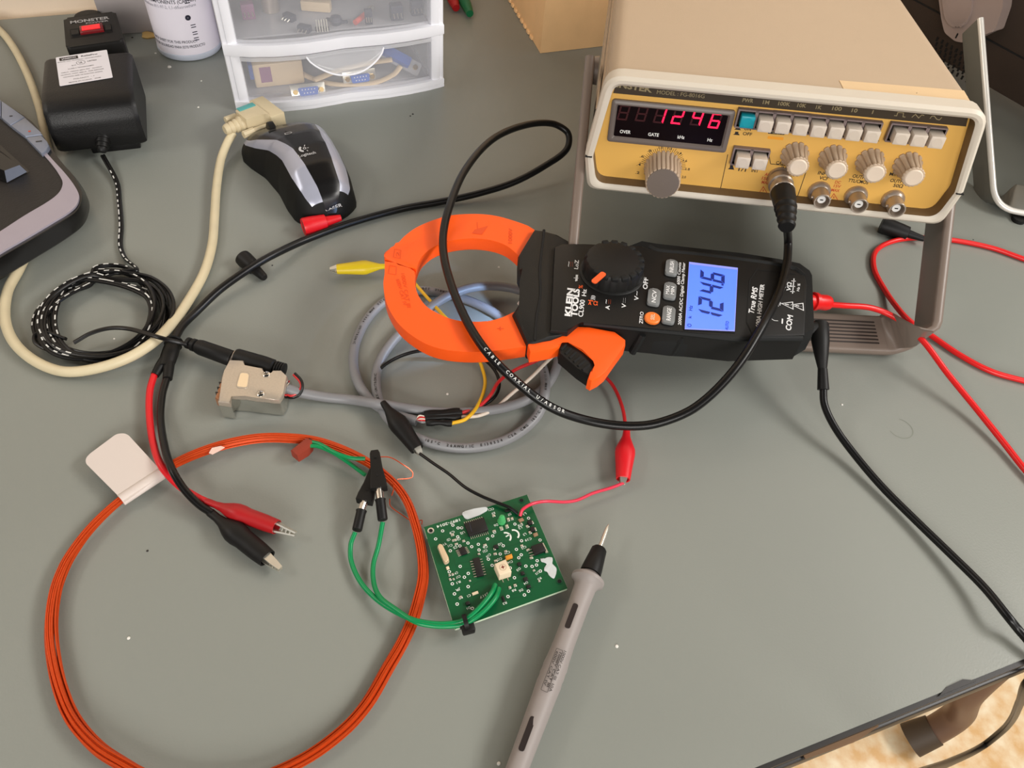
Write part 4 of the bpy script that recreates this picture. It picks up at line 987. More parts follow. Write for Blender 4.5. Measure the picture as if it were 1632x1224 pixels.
# grey carton behind
n = Node('grey_box'); a, b = P(168, 55.5), P(256, 52); T = frame(a, b - a, V((0, 0, 1)).cross(b - a)); n.box((.035, .050, .11), (.070, .10, .22), 'grey_board', .001, T)
finish(n, 'plain grey box standing behind the can and the power strip', 'box')
# cardboard box
n = Node('cardboard_box'); a, b = P(861, 85.5), P(962, 74); c = P(811, 0); ex = (b - a).normalized(); T = frame(a, ex, V((0, 0, 1)).cross(ex))
dcd = (c - a); q = T.to_3x3().inverted() @ dcd; Lx = .16
base = [(0, 0), (.135, 0), (.135 + q.x * 1.3, q.y * 1.3), (q.x * 1.3, q.y * 1.3)]
n.prism(base, 0.0003, .16, 'cardboard', T=T)
for k in range(8):
    t = .25 + k * .1; n.box((q.x * t - .0004, q.y * t, .0022), (.003, .006, .0036), 'cardboard', .0008, T)
finish(n, 'brown cardboard box standing behind the generator', 'cardboard box')
# red and green plier handles
for nm, lab, mat, seq in (('red_pliers', 'dark red plastic handle tip beside the drawer unit', 'clip_dark_red', [(706, -40, .016), (716, -15, .010), (723, 2, .0065), (727, 13, .0045)]), ('green_pliers', 'dark green plastic handle tip right of the red one', 'clip_green', [(718, -40, .018), (733, -12, .010), (743, 8, .0065), (749, 22, .0045)])):
    n = Node(nm); n.mb.tube([P(*q) for q in seq], lambda t: .0066 - .0030 * t ** 2, mat, seg=16)
    finish(n, lab, 'pliers handle')
# ================================================================ second instrument at the back right
it = Node('bench_instrument')
a, b = P(1570, 138, .03), P(1660, 190, .03); ex = (b - a).normalized()
T = frame(a, ex, V((0, 0, 1)).cross(ex)); T.translation = V((a.x, a.y, 0))
cs = it.part('case', 'dark brown case'); cs.box((.02, .07, .118), (.34, .14, .176), 'dark_brown_case', .003, T)
zs_ = P(1585, 72, .03); q = T.inverted() @ PP(1600, 76, T.translation, V((T[0][1], T[1][1], T[2][1]))); cs.box((.02, -.0003, q.z), (.336, .0008, .0012), 'vent_black', 0, T)
vt = it.part('vents', 'rows of dark vent slots')
for r in range(5):
    for c_ in range(9):
        u, v = 1494 + c_ * 7.6 - r * 1.5, 62 + r * 8.5 + c_ * 4.6
        q = T.inverted() @ PP(u, v, T.translation, V((T[0][1], T[1][1], T[2][1])))
        vt.box((q.x, -.0001, q.z), (.0016, .0008, .0034), 'vent_black', 0, T)
for x in (-.13, .17): it.part('foot').mb.cyl(T @ V((x, .02, 0)), T @ V((x, .02, .032)), .009, 'rubber_black'); it.part('foot').mb.cyl(T @ V((x, .12, 0)), T @ V((x, .12, .032)), .009, 'rubber_black')
hb = it.part('handle_hub', 'taupe plastic hub')
HZ = .0; n3 = -V((T[0][1], T[1][1], T[2][1]))
ho = PP(1545, 2, T.translation - n3 * -.0, n3) + n3 * .012
ho = ho; HT = frame(ho, V((0, 0, 1)).cross(n3) * 1.0, V((0, 0, 1)))
hp1 = lpx(HT, [(1497, -50), (1496, 0), (1500, 30), (1505, 52), (1522, 66), (1536, 68), (1552, 64), (1577, 52), (1585, 50), (1598, 12), (1600, -50)])
hb.prism(rpoly([V(p) for p in hp1], .003), -.022, 0, 'hub_taupe', bev=.003, T=HT)
hp2 = lpx(HT, [(1504, -50), (1504, 0), (1508, 28), (1516, 40), (1528, 45), (1540, 40), (1550, 20), (1552, 0), (1552, -50)])
hb.prism(rpoly([V(p) for p in hp2], .003), -.001, .0025, 'hub_taupe', bev=.0016, T=HT)
for u, v in ((1549, 42), (1525, 57)): q = loc(HT, u, v); hb.flat(HT, rrect(.0014, .0045, .0007, q.x, q.y), 'vent_black', .0002)
sh = it.part('stand_handle', 'grey metal stand handle with a bright edge')
k0 = P(1562, 30, .098); k1 = P(1585, 330, .0065); k2 = P(1690, 350, .0065)
pth = [k0, k0.lerp(k1, .5)] + fillet(k0, k1, k2, .016) + [k2]
wv = (k2 - k1).normalized().cross((k1 - k0).normalized()); wv = wv if wv.y > 0 else -wv
fv = V((0, .96, .28)); wl_ = [wv, wv] + [wv.lerp(fv, i / 8).normalized() for i in range(9)] + [fv]
vstrip(sh.mb, pth, wl_, .026, .0040, 'strip_grey')
sh.mb.tube([p - w * .0004 for p, w in zip(pth, wl_)], .0023, 'strip_white', seg=12, sm=0)
sf = it.part('handle_foot', 'dark rubber foot'); p = P(1622, 352, 0); sf.mb.lathe([(.005, 0), (.005, .003)], 'rubber_black', TR(p.x, p.y), 16)
finish(it, 'dark brown vented instrument at the back right with a grey stand handle', 'instrument')
# ================================================================ power strip and adapter
AX = (P(238, 240) - P(107, 255)).normalized(); AY = V((0, 0, 1)).cross(AX); AF = frame(P(107, 257) - AX * .0035, AX, AY)
ad_ = Node('power_adapter')
ab = ad_.part('case', 'black plastic block')
AW, AD, AH = .0610, .072, .0425
side = [(0.0015, .006), (0.0, .016), (.0015, .028), (.006, .0365), (.013, .0405), (.022, .0418), (AD, AH), (AD + .001, .020), (AD, .004)]
def ads(s): return [(y, z) for y, z in side]
SF = frame(AF @ V((0, 0, 0)), AY, V((0, 0, 1)))      # x back, y up, z = right
secs = []
for x, k in ((0.0, .93), (.0015, .975), (.004, 1.0), (AW - .004, 1.0), (AW - .0015, .975), (AW, .93)):
    secs.append(([( (y - AD / 2) * (k * .5 + .5) + AD / 2, (z - .02) * k + .02) for y, z in rpoly([V(p) for p in side], .003, 3)], x))
loft(ab.mb, secs, 'adapter_black', SF)
ab.box((AW * .62, .012, .004), (.034, .012, .0085), 'adapter_black', .001, AF)
ab.box((AW / 2, .0016, .0135), (AW * .95, .0006, .0006), 'seam', 0, AF)
for k in range(9): ab.box((.0006, .030 + .0035 * k, .034), (.0016, .0012, .010), 'seam', 0, AF)
AT = frame(AF @ V((0, .022, .0419)), AX, AY + V((0, 0, .014)))
lb = ad_.part('label', 'white rating label'); g = lpx(AT, [(89, 92.5), (170.5, 80), (180, 124), (95.5, 138)])
g = [V(p) for p in g]; lb.prism(rpoly(g, .001), 0.0002, .0004, 'label_white', T=AT)
L0, L1, L2 = g[3], g[2], g[0]; LW, LH = (L1 - L0).length, (L2 - L0).length; ex = AT.to_3x3() @ V(((L1 - L0).x, (L1 - L0).y, 0)); AL = frame(AT @ V((L0.x, L0.y, .0004)), ex, AT.to_3x3() @ V(((L2 - L0).x, (L2 - L0).y, 0)))
lt = lambda s, x, y, h, w, **k: lb.text(AL, s, LW * x, LH * y, h, 'ink_black', w=LW * w, **k)
lb.flat(AL, rrect(LW * .36, LH * .11, .0001, LW * .30, LH * .90), 'ink_black', .00005); lb.text(AL, 'JAMECO', LW * .30, LH * .90, .0018, 'label_white', w=LW * .28, z=.00012); lt('ReliaPro', .70, .90, .0018, .32, bold=1.2)
lt('MODEL NO. DU090030  TRANSFORMER', .5, .80, .0009, .85, bold=.3); lt('UL', .50, .68, .0022, .07, bold=1); lb.ringflat(AL, LW * .5, LH * .68, .0030, .00025, 'ink_black'); lt('LISTED', .72, .69, .0014, .18); lt('E117', .36, .62, .0011, .08)
for s, y, w in (('CLASS 2 TRANSFORMER', .52, .5), ('INPUT: 120VAC 60Hz 9W   OUTPUT', .42, .78), ('OUTPUT: 9VDC 300mA   FOR INDOOR', .34, .82), ('CAUTION: RISK OF ELECTRIC SHOCK', .26, .75), ('POLARITY  - + ', .15, .4), ('MADE IN CHINA   0208', .06, .6)): lt(s, .48, y, .0011, w, bold=.3)
sr = ad_.part('strain_relief', 'ribbed cord exit')
e = [P(174, 232, .012), P(177, 245, .010), P(180, 262, .006)]
a0 = AF @ V((.0325, .003, .014)); sr.mb.lathe([(.0052, -.001), (.0052, .001), (.0046, .0012), (.0046, .0026), (.0050, .0028), (.0050, .0042), (.0042, .0044), (.0042, .0058), (.0045, .006), (.0045, .0074), (.0036, .0078), (.0036, .0092), (.0026, .011)], 'rubber_black', ax(a0, a0 + V((.05, -.7, -.5))), 20)
co = ad_.part('cord', 'thin black cord with white dashes, coiled')
def twin(mb, pts, dash=True, phase=0):
    c = cr(pts, 10); n = len(c); off = []
    for i, p in enumerate(c):
        t = (c[min(i + 1, n - 1)] - c[max(i - 1, 0)]).normalized(); a = phase + i * .02; s = t.cross(V((0, 0, 1))).normalized(); off.append((s * math.cos(a) + V((0, 0, 1)) * abs(math.sin(a)) * .6) * .00078)
    for sg in (-1, 1): mb.tube([p + o * sg for p, o in zip(c, off)], .00098, 'cable_black', seg=8, sm=0)
    if dash:
        L = 0
        for i in range(n - 1):
            L += (c[i + 1] - c[i]).length
            if (L % .0068) < .0034 and math.sin(i * .047) > .25:
                a, b = c[i] + off[i], c[i + 1] + off[i + 1]; t = (b - a).normalized(); s = t.cross(V((0, 0, 1))).normalized()
                nrm = s.cross(t); nrm = nrm if nrm.z > 0 else -nrm; w = .00040; h = nrm * .00104
                mb.raw([a - s * w + h, b - s * w + h, b + s * w + h, a + s * w + h], [(0, 1, 2, 3)], 'cable_print')
random.seed(3)
cord = [a0 + V((.001, -.010, -.0085)), P(186, 290, .0022), P(190, 320, .0015), P(193, 360, .0015), P(192, 392, .0015), P(200, 412, .0022), P(218, 430, .0075)]
def loop_pts(cx_, cy_, rx, ry, rot, z, n, a0, a1, seed):
    random.seed(seed); out = []
    for k in range(n):
        a = a0 + (a1 - a0) * k / (n - 1); x = rx * math.cos(a); y = ry * math.sin(a); r = math.radians(rot)
        out.append((cx_ + x * math.cos(r) - y * math.sin(r), cy_ + x * math.sin(r) + y * math.cos(r), z + .0008 * math.sin(a * 2 + seed) + .0008))
    return out
seq = []
A0 = math.radians(-70)
for i, (cx_, cy_, rx, ry, rot, z) in enumerate(((170, 500, 108, 66, -10, .0075), (162, 508, 102, 58, -18, .0060), (168, 505, 92, 72, -8, .0045), (160, 502, 84, 68, -25, .0030), (172, 500, 98, 62, -14, .0020), (162, 512, 108, 60, -4, .0032), (166, 498, 84, 70, -35, .0050), (158, 500, 92, 64, -20, .0068))):
    seq += loop_pts(cx_, cy_, rx, ry, rot, z, 13, A0, A0 + 2 * math.pi * 12 / 13, i)
cord += [P(*q) for q in seq]
tail = [P(230, 470, .0075), P(238, 520, .007), P(205, 560, .006), P(140, 566, .005), P(85, 560, .005), P(58, 548, .0055), P(56, 535, .0065), P(72, 530, .007), P(105, 540, .006), P(118, 546, .0075), P(140, 535, .0095), P(170, 524, .0105), P(200, 523, .011), P(235, 533, .0118), P(265, 540, .0130)]
twin(co.mb, cord + tail[:9], True)
co.mb.tube([P(118, 546, .0065), P(145, 531, .0095), P(175, 523, .0110), P(205, 524, .0125), P(238, 533, .0165), P(258, 539, .0172), P(282, 545, .0135), P(299, 549, .0095), P(312, 551, .0075)], .0014, 'cable_black', seg=10, flat=.7)
bpg = ad_.part('barrel_plug', 'black barrel plug')
a, b = P(298, 546, .0085), P(371, 572, .0095)
bpg.mb.lathe([(.0022, 0), (.0034, .0004), (.0034, .0022), (.0024, .0026), (.0024, .0036), (.0038, .004), (.0038, .006), (.0028, .0064), (.0028, .0074), (.0042, .0078), (.0046, .0100), (.0048, (b - a).length - .0006), (.0044, (b - a).length)], 'rubber_black', ax(a, b), 24)
bpg.part('plug_tip', 'metal tip').mb.cyl(b, b + (b - a).normalized() * .004, .0027, 'nickel')
finish(ad_, 'black power adapter with a white rating label and a coiled dashed cord', 'power adapter')
ps = Node('power_strip'); SZ = .040
q4 = [P(101, 29, SZ), P(184, 18, SZ), P(197, 63, SZ), P(105, 76, SZ)]
c2 = [(p.x, p.y) for p in q4]
sb = ps.part('housing', 'black housing'); sb.prism(rpoly([V(p) for p in c2], .003), .0, SZ, 'strip_black', bev=.0025, seg=3)
sd = AX.x; ST = frame((q4[0] + q4[2]) / 2 + V((0, 0, .0001)), q4[1] - q4[0], (q4[0] - q4[3]))
tpx(sb.mb, ST, 'MONSTER', (112, 36), (174, 28), 4, 'mouse_logo', bold=1.5); tpx(sb.mb, ST, 'POWER', (137, 37.5), (173, 33), 2, 'mouse_logo', bold=1)
sb.flat(ST, lpx(ST, [(111, 47), (177, 38), (180, 51), (113, 61)]), 'seam', .0001)
sw = ps.part('switch', 'glowing red rocker switch'); g = lpx(ST, [(127.5, 45.5), (164, 40), (166.5, 51), (129, 56)])
sw.prism(g, 0, .0022, 'lamp_red_dark', bev=.0004, T=ST); g2 = sc(g, .78, .6, sum(p[0] for p in g) / 4 - .001, sum(p[1] for p in g) / 4); sw.prism(g2, .0021, .0026, 'lamp_red', T=ST)
for gg in ([(114, 51), (126, 49.5), (127, 56), (115, 58)], [(168, 42), (177, 41), (178, 49), (169, 50.5)]): sw.prism(lpx(ST, gg), 0, .0014, 'strip_black', T=ST)
pg_ = ps.part('round_plug', 'black round plug behind the housing'); a = P(125, 20, .030); pg_.mb.lathe([(.0140, 0), (.0140, .018), (.011, .022), (.0001, .023)], 'strip_black', TR(a.x, a.y + .012, 0.0), 32, caps=False)
finish(ps, 'black power strip end with a lit red switch behind the adapter', 'power strip')
# ================================================================ keyboard
kb_ = Node('keyboard'); KZ = .021
outer = [(-420, -100), (0, 170), (55, 203), (78, 232), (101, 262), (124, 288), (139, 314), (137, 338), (126, 355), (96, 377), (50, 405), (0, 436), (-420, 696)]
ob = [(p.x, p.y) for p in cr([V((x, y, 0)) for x, y in pl2(outer, .0120)], 4)]
base_ = kb_.part('base', 'glossy black base'); k1_ = [sum(p[0] for p in ob) / len(ob), sum(p[1] for p in ob) / len(ob)]
top_o = pl2([(p.x, p.y) for p in cr([V((u, v, 0)) for u, v in ((-420, -110), (0, 162), (50, 193), (75, 226), (96, 256), (117, 280), (130, 306), (128, 326), (118, 340), (90, 358), (45, 385), (0, 411), (-420, 670))], 4)], KZ)
loft(base_.mb, [(sc(ob, .985, .985, *k1_), .0072), (ob, .0085), (ob, .0125), (top_o, KZ)], 'kbd_gloss')
for u, v in ((95, 315), (10, 385)):
    p = P(u, v, .0); kb_.part('keyboard_foot', 'rubber foot').mb.lathe([(.006, .0002), (.006, .0085)], 'rubber_black', TR(p.x, p.y), 20)
deck = kb_.part('deck', 'dusty black deck'); deck.prism(pl2([(-420, -100), (0, 180), (20, 200), (60, 235), (78, 255), (95, 280), (101, 294), (97, 304), (80, 322), (40, 345), (0, 372), (-420, 632)], KZ), KZ - .001, KZ + .0003, 'kbd_black')
bz_ = kb_.part('silver_trim', 'silver palm trim')
so_ = [(70, 240), (86, 258), (106, 280), (122, 302), (127, 316), (122, 330), (108, 342), (90, 353), (45, 380), (0, 406), (-420, 665)]; si_ = [(-420, 632), (0, 372), (40, 346), (80, 322), (96, 308), (101, 294), (95, 280), (82, 262), (68, 246)]
f_ = lambda r: [(p.x, p.y) for p in cr([V((q[0], q[1], 0)) for q in r], 4)]
bz_.prism(pl2(f_(so_) + f_(si_), KZ), KZ - .001, KZ + .0012, 'kbd_silver', bev=.0006)
for sg in ([(-200, 32), (-40, 132), (-40, 155), (-200, 52)], [(-39, 132.5), (2, 161), (2, 188), (-39, 156)], [(3, 162), (40, 188), (17, 201), (3, 189)], [(41, 188.5), (66, 213), (68, 216), (41, 219), (18, 202)], [(67, 217), (76, 228), (79, 234), (74, 241), (67, 247), (42, 221)]):
    k = kb_.part('media_key', 'silver media key'); k.prism(pl2(sg, KZ + .002), KZ - .002, KZ + .0030, 'kbd_silver_dark', bev=.0006)
KT = hf(0, 300, 60, 300, KZ + .0031); kb_.ch[-1].flat(KT, lpx(KT, [(57, 225), (67, 224), (67, 225.5), (57, 226.5)]), 'ink_black'); kb_.ch[-2].flat(KT, lpx(KT, [(45, 208.5), (49, 208), (49, 210), (45, 210.5)]), 'ink_red'); kb_.ch[-3].flat(KT, lpx(KT, [(15, 184.5), (20, 184), (20, 185.5), (15, 186)]), 'ink_black')
ky = kb_.part('key', 'black key with a grey front'); 
kf = ky.part('key_front', 'grey key front'); a_, b_ = P(7, 272, .030), P(31, 263, .030); c_, d_ = P(43, 274, KZ + .001), P(11, 291, KZ + .001)
kf.raw([a_, b_, c_, d_], [(3, 2, 1, 0)], 'kbd_silver_dark'); ky.raw([a_, d_, b_, c_, P(-80, 235, .030), P(-80, 262, KZ), P(-80, 190, .030), P(-80, 200, KZ)], [(0, 1, 5, 4), (2, 6, 7, 3), (0, 4, 6, 2)], 'kbd_gloss')
deck.flat(hf(0, 300, 60, 300, KZ + .0004), lpx(hf(0, 300, 60, 300, KZ + .0004), [(0, 231), (44, 270), (47, 274), (43, 276), (30, 264), (0, 240)]), 'kbd_gloss')
finish(kb_, 'black computer keyboard corner with silver trim at the left edge', 'keyboard')
# ================================================================ mouse
mo = Node('computer_mouse')
Rr, Fr = P(522, 346, .006), P(440, 199, .016); Rr.z = 0; Fr.z = 0
mey = (Fr - Rr); ML = mey.length; mey = mey.normalized(); mex = mey.cross(V((0, 0, 1))); MO = frame(Rr, mex, mey); MI = MO.inverted()
def edge(seq, z):
    r = sorted([((MI @ P(u, v, z)).y / ML, (MI @ P(u, v, z)).x) for u, v in seq]); return r
LE = edge([(497, 351), (480, 345), (466, 333), (455, 318), (442, 293), (420, 267), (396, 251), (384, 240), (381, 228), (388, 215), (405, 206)], .010)
RE = edge([(530, 352), (548, 344), (561, 330), (567, 310), (560, 285), (547, 258), (534, 232), (524, 212), (508, 201), (486, 197)], .010)
def itp(tab, s):
    if s <= tab[0][0]: return tab[0][1]
    for (a, p), (b, q) in zip(tab, tab[1:]):
        if s <= b: t = (s - a) / (b - a); return p + (q - p) * t
    return tab[-1][1]
ZTOP = [(0, .012), (.05, .019), (.12, .0255), (.25, .0325), (.42, .0355), (.6, .0335), (.78, .0275), (.92, .0205), (1, .0150)]
B1 = [(0, -.60), (.1, -.62), (.25, -.70), (.5, -.74), (.75, -.84), (1, -.9)]; B2 = [(0, -.10), (.1, -.14), (.25, -.24), (.5, -.42), (.7, -.62), (.85, -.76), (1, -.84)]
B3 = [(0, .52), (.25, .46), (.5, .48), (.75, .62), (1, .76)]; B4 = [(0, .78), (.2, .86), (.5, .84), (.75, .87), (1, .92)]
sL = max(LE[0][0], -.02); 
def mrow(s, ts):
    e = min(1, max(0, s)); endf = 1.0
    xl, xr = itp(LE, s), itp(RE, s)
    if s < .10: k = math.sqrt(max(0, 1 - ((.10 - s) / .12) ** 2)); c = (xl + xr) / 2; xl, xr = c + (xl - c) * k, c + (xr - c) * k
    if s > .93: k = math.sqrt(max(0, 1 - ((s - .93) / .085) ** 2)); c = (xl + xr) / 2; xl, xr = c + (xl - c) * k, c + (xr - c) * k
    zt = itp(ZTOP, e)
    if s < .05: zt *= math.sqrt(max(.05, 1 - ((.05 - s) / .07) ** 2))
    if s > .96: zt *= math.sqrt(max(.05, 1 - ((s - .96) / .055) ** 2))
    out = []
    for t in ts:
        x = (xl + xr) / 2 + (xr - xl) / 2 * math.copysign(abs(t) ** .9, t); z = .003 + (zt - .003) * (max(0, 1 - abs(t) ** 3.2)) ** .62
        out.append(V((x, s * ML, z)))
    return out
NSM = 64; cols = {}
def mstrip(lo, hi, nt, mat, node, s0, s1):
    vs = []; fs = []
    for i in range(NSM + 1):
        s = s0 + (s1 - s0) * i / NSM; a = lo(s); b = hi(s); vs += mrow(s, [a + (b - a) * j / nt for j in range(nt + 1)])
    for i in range(NSM):
        for j in range(nt): q = i * (nt + 1) + j; fs.append((q, q + 1, q + nt + 2, q + nt + 1))
    node.raw(vs, fs, mat, MO)
S0, S1 = -.015, 1.01
ms = mo.part('base', 'black rubber sides'); mc = mo.part('top_shell', 'glossy black top'); mi1 = mo.part('side_stripe', 'silver stripe'); mi2 = mo.part('side_stripe', 'silver stripe')
cl = lambda tab: (lambda s: itp(tab, min(1, max(0, s))))
mstrip(lambda s: -1.0, cl(B1), 8, 'mouse_rubber', ms, S0, S1); mstrip(cl(B4), lambda s: 1.0, 8, 'mouse_rubber', ms, S0, S1)
SA = .035
mstrip(cl(B1), cl(B2), 6, 'mouse_silver', mi1, SA, S1); mstrip(cl(B3), cl(B4), 6, 'mouse_silver', mi2, SA + .03, S1)
mstrip(cl(B1), cl(B2), 6, 'mouse_rubber', ms, S0, SA); mstrip(cl(B3), cl(B4), 6, 'mouse_rubber', ms, S0, SA + .03)
mstrip(cl(B2), cl(B3), 14, 'mouse_black', mc, S0, S1)
bot = [(p.x, p.y) for p in [mrow(S0 + (S1 - S0) * i / 30, [-1])[0] for i in range(31)] + [mrow(S1 + (S0 - S1) * i / 30, [1])[0] for i in range(31)]]
ms.prism([(MO @ V((x, y, 0))).to_tuple()[:2] for x, y in bot], 0.0004, .0033, 'mouse_rubber')
def msurf(x, y):
    s = y / ML; xl, xr = itp(LE, s), itp(RE, s); tt = (x - (xl + xr) / 2) / ((xr - xl) / 2); t = math.copysign(abs(tt) ** (1 / .9), tt) if abs(tt) < 1 else .99
    zt = itp(ZTOP, min(1, max(0, s))); return .003 + (zt - .003) * (max(0, 1 - abs(t) ** 3.2)) ** .62
def mdecal(node, fn):
    tmp = MB(); fn(tmp); out = [(v[0], v[1], msurf(v[0], v[1]) + .0004) for v in tmp.v]
    for f, k in zip(tmp.f, tmp.m): node.raw([out[i] for i in f], [tuple(range(len(f)))], tmp.mats[k], MO)
MT = ident()
def mloc(u, v, z=.03):
    for _ in range(12): q = MI @ P(u, v, z); z = z * .4 + .6 * msurf(q.x, min(max(q.y, .001), ML * .99))
    return V((q.x, q.y))
lg = mo.part('lettering', 'silver logo and lettering')
def mtxt(s, a, b, h, z=.033):
    A, B = mloc(*a, z), mloc(*b, z); d = B - A; c = (A + B) / 2; mdecal(lg, lambda t: t.text(MT, s, c.x, c.y, h, 'mouse_logo', w=d.length, rot=math.atan2(d.y, d.x), bold=.6))
mtxt('Logitech', (476, 250), (503, 243.5), .0024); mtxt('LASER', (519, 334), (545, 326.5), .0015, .022)
c = mloc(483, 238); mdecal(lg, lambda t: t.ringflat(MT, c.x, c.y, .0022, .0016, 'mouse_logo', a0=1.9, a1=4.6)); c2_ = mloc(485.5, 237); mdecal(lg, lambda t: t.ringflat(MT, c2_.x, c2_.y, .0009, .0005, 'mouse_logo'))
for a, b in (((485, 234), (486, 231.5)), ((489.5, 236.5), (492, 236)), ((489, 240), (491, 241.5))):
    A, B = mloc(*a), mloc(*b); mdecal(lg, lambda t: t.line(MT, [A, B], .0005, 'mouse_logo'))
c = mloc(459.5, 213, .028); mdecal(lg, lambda t: t.line(MT, rrect(.0046, .0034, .001, c.x, c.y), .0007, 'mouse_logo', closed=True))
A, B = mloc(441, 199, .020), mloc(456, 210, .027); mdecal(mc, lambda t: t.line(MT, [A, B], .0006, 'seam'))
for a, b in (((428, 211), (440, 206.5)), ((451, 200), (459, 199))):
    A, B = mloc(*a, .024), mloc(*b, .024); mdecal(mc, lambda t: t.line(MT, [A, B], .0020, 'seam'))
wh = mo.part('scroll_wheel', 'black scroll wheel'); w0 = P(432, 200, .0225); wh.mb.lathe([(.0050, -.0032), (.0075, -.0022), (.0078, 0), (.0075, .0022), (.0050, .0032)], 'rubber_black', ax(V((w0.x, w0.y, .0170)), V((w0.x, w0.y, .0170)) + mex), 32)
finish(mo, 'black wireless mouse with curved silver side stripes', 'computer mouse')
# ================================================================ serial cable
se = Node('serial_cable')
RS = .0030; RZ = .0034
pth = [P(371, 213, .012), P(362, 228, .0095), P(352, 255, .006), P(345, 300, .0042), P(342, 345, RZ), P(338, 390, RZ), P(325, 435, RZ), P(300, 480, RZ + .0004), P(272, 518, .0080), P(245, 545, .0125), P(205, 570, .0110), P(150, 588, .0065), P(100, 592, .0042), P(55, 575, RZ), P(22, 545, RZ), P(8, 508, RZ), P(12, 465, RZ), P(30, 430, RZ), P(42, 405, RZ), P(60, 360, RZ), P(80, 300, RZ), P(81, 258, RZ), P(73, 222, RZ), P(62, 170, RZ), P(40, 110, RZ), P(12, 62, RZ), P(-20, 30, RZ)]
# keep clear of the keyboard: the stretch between is behind/below it
se.part('cable', 'ivory jacket').mb.tube(pth, RS, 'cable_ivory', seg=16)
cn = se.part('connector', 'beige nine-pin connector')
C0, C1 = P(388, 196, .0165), P(440, 176, .0165); cx_ = (C1 - C0).normalized(); T = frame(C0, cx_, V((0, 0, 1)).cross(cx_)); TT2 = T @ TR(0, 0, 0)
cn.prism(rpoly([V((-.001, -.0075)), V((.013, -.0095)), V((.016, -.013)), (V((.016, .013))), V((.013, .0095)), V((-.001, .0075))], .0012), -.0072, .0072, 'serial_beige', bev=.0012, T=T, botbev=.001)
cn.box((.0215, 0, 0), (.012, .0300, .0125), 'serial_beige', .0008, T)
cn.box((.008, .0065, .0070), (.014, .0050, .0016), 'serial_teal', .0004, T)
for s in (-1, 1):
    sc_ = cn.part('thumbscrew', 'thumbscrew'); sc_.mb.lathe([(.0028, 0), (.0028, .009), (.0022, .0095), (.0018, .024)], 'serial_beige', ax(T @ V((-.008, s * .0125, -.001)), T @ V((.02, s * .0125, -.001))), 16, lambda a, z: 1 - .12 * (.5 + .5 * math.cos(8 * a)))
rl = cn.part('strain_relief', 'ribbed relief'); rl.mb.lathe([(.0032, -.016), (.0042, -.014), (.0042, -.0125), (.0036, -.012), (.0046, -.0105), (.0046, -.009), (.0040, -.0085), (.0052, -.007), (.0052, -.0055), (.0046, -.005), (.0060, -.0035), (.0060, .001)], 'serial_beige', ax(C0, C1), 24)
finish(se, 'ivory serial cable with a beige connector lying behind the mouse', 'cable')
# loose rubber sleeves
n = Node('rubber_sleeve'); a, b, c = P(483, 362, .0062), P(519, 353, .0062), P(543, 348, .0055)
n.mb.lathe([(.0044, .0006), (.0058, 0), (.0062, .0012), (.0060, .006), (.0050, (b - a).length), (.0034, (b - a).length + .0002), (.0036, (b - a).length + .0006), (.0022, (c - a).length)], 'clip_red', ax(a, b), 28)
n.mb.lathe([(.0050, 0), (.0044, .0005)], 'clip_dark_red', ax(a + (b - a).normalized() * .0004, b), 28)
finish(n, 'small red rubber sleeve lying against the mouse', 'rubber sleeve')
n = Node('rubber_sleeve'); a, b = P(386, 410, .0055), P(422, 443, .0030)
n.mb.lathe([(.0040, 0), (.0054, .0004), (.0056, .003), (.0050, (b - a).length * .5), (.0036, (b - a).length * .55), (.0026, (b - a).length * .95), (.0020, (b - a).length)], 'rubber_black', ax(a, b), 28)
finish(n, 'small black rubber sleeve lying under the coaxial cable', 'rubber sleeve')
n = Node('rubber_sleeve'); a, b = P(1404, 358, .0060), P(1473, 381, .0055)
n.mb.lathe([(.0060, 0), (.0064, .003), (.0056, (b - a).length * .45), (.0050, (b - a).length * .62), (.0030, (b - a).length * .64), (.0020, (b - a).length)], 'rubber_black', ax(a, b), 28)
finish(n, 'black rubber sleeve sticking out from under the generator', 'rubber sleeve')
# ================================================================ sensor cable: metal hood, jack, grey cable, four wires with clips
sc5 = Node('sensor_cable')
hz = .0145
hdp = sc5.part('connector_hood', 'zinc connector hood with two screws')
HB5 = hf(372, 592, 456, 611, hz)                        # x along the hood, away from the contacts
hq = lpx(HB5, [(365, 573), (388, 574), (388, 583), (418, 586), (419, 594), (433, 596), (434, 590), (448, 590), (457, 599), (451, 628), (445, 637), (436, 637), (422, 635), (409, 634), (391, 631), (367, 630), (367, 643), (347, 640), (352, 617), (353, 600), (359, 591)])
hdp.prism(hq, -hz + .0008, -.0035, 'chrome', T=HB5)
hdp.prism(hq, -.0034, .0, 'zinc', bev=.0006, T=HB5)
ft = lpx(HB5, [(383, 593), (398, 595), (395, 620), (376, 618)]); hdp.prism(rpoly([V(p) for p in ft], .0015), 0, .0004, 'label_white' if False else 'zinc', bev=.0002, T=HB5)
hdp.part('name_plate', 'bare oval plate').flat(HB5, rpoly([V(p) for p in sc(ft, .86, .88, sum(p[0] for p in ft) / 4, sum(p[1] for p in ft) / 4)], .0015), 'beige_box', .00045)
for u, v in ((424.5, 597), (415.5, 628)):
    q = loc(HB5, u, v); s5 = hdp.part('screw', 'cross-head screw'); s5.mb.lathe([(.0021, -.002), (.0021, .0005), (.0016, .0009), (.0001, .0010)], 'chrome', HB5 @ TR(q.x, q.y), 20, caps=False)
    for a in (0.6, 2.17): s5.line(HB5, [q - V((math.cos(a), math.sin(a))) * .0013, q + V((math.cos(a), math.sin(a))) * .0013], .0004, 'seam', .00115)
dn = hdp.part('contacts', 'coppery nine-pin shell'); g = lpx(HB5, [(358, 596), (352, 595), (341, 627), (348, 631)])
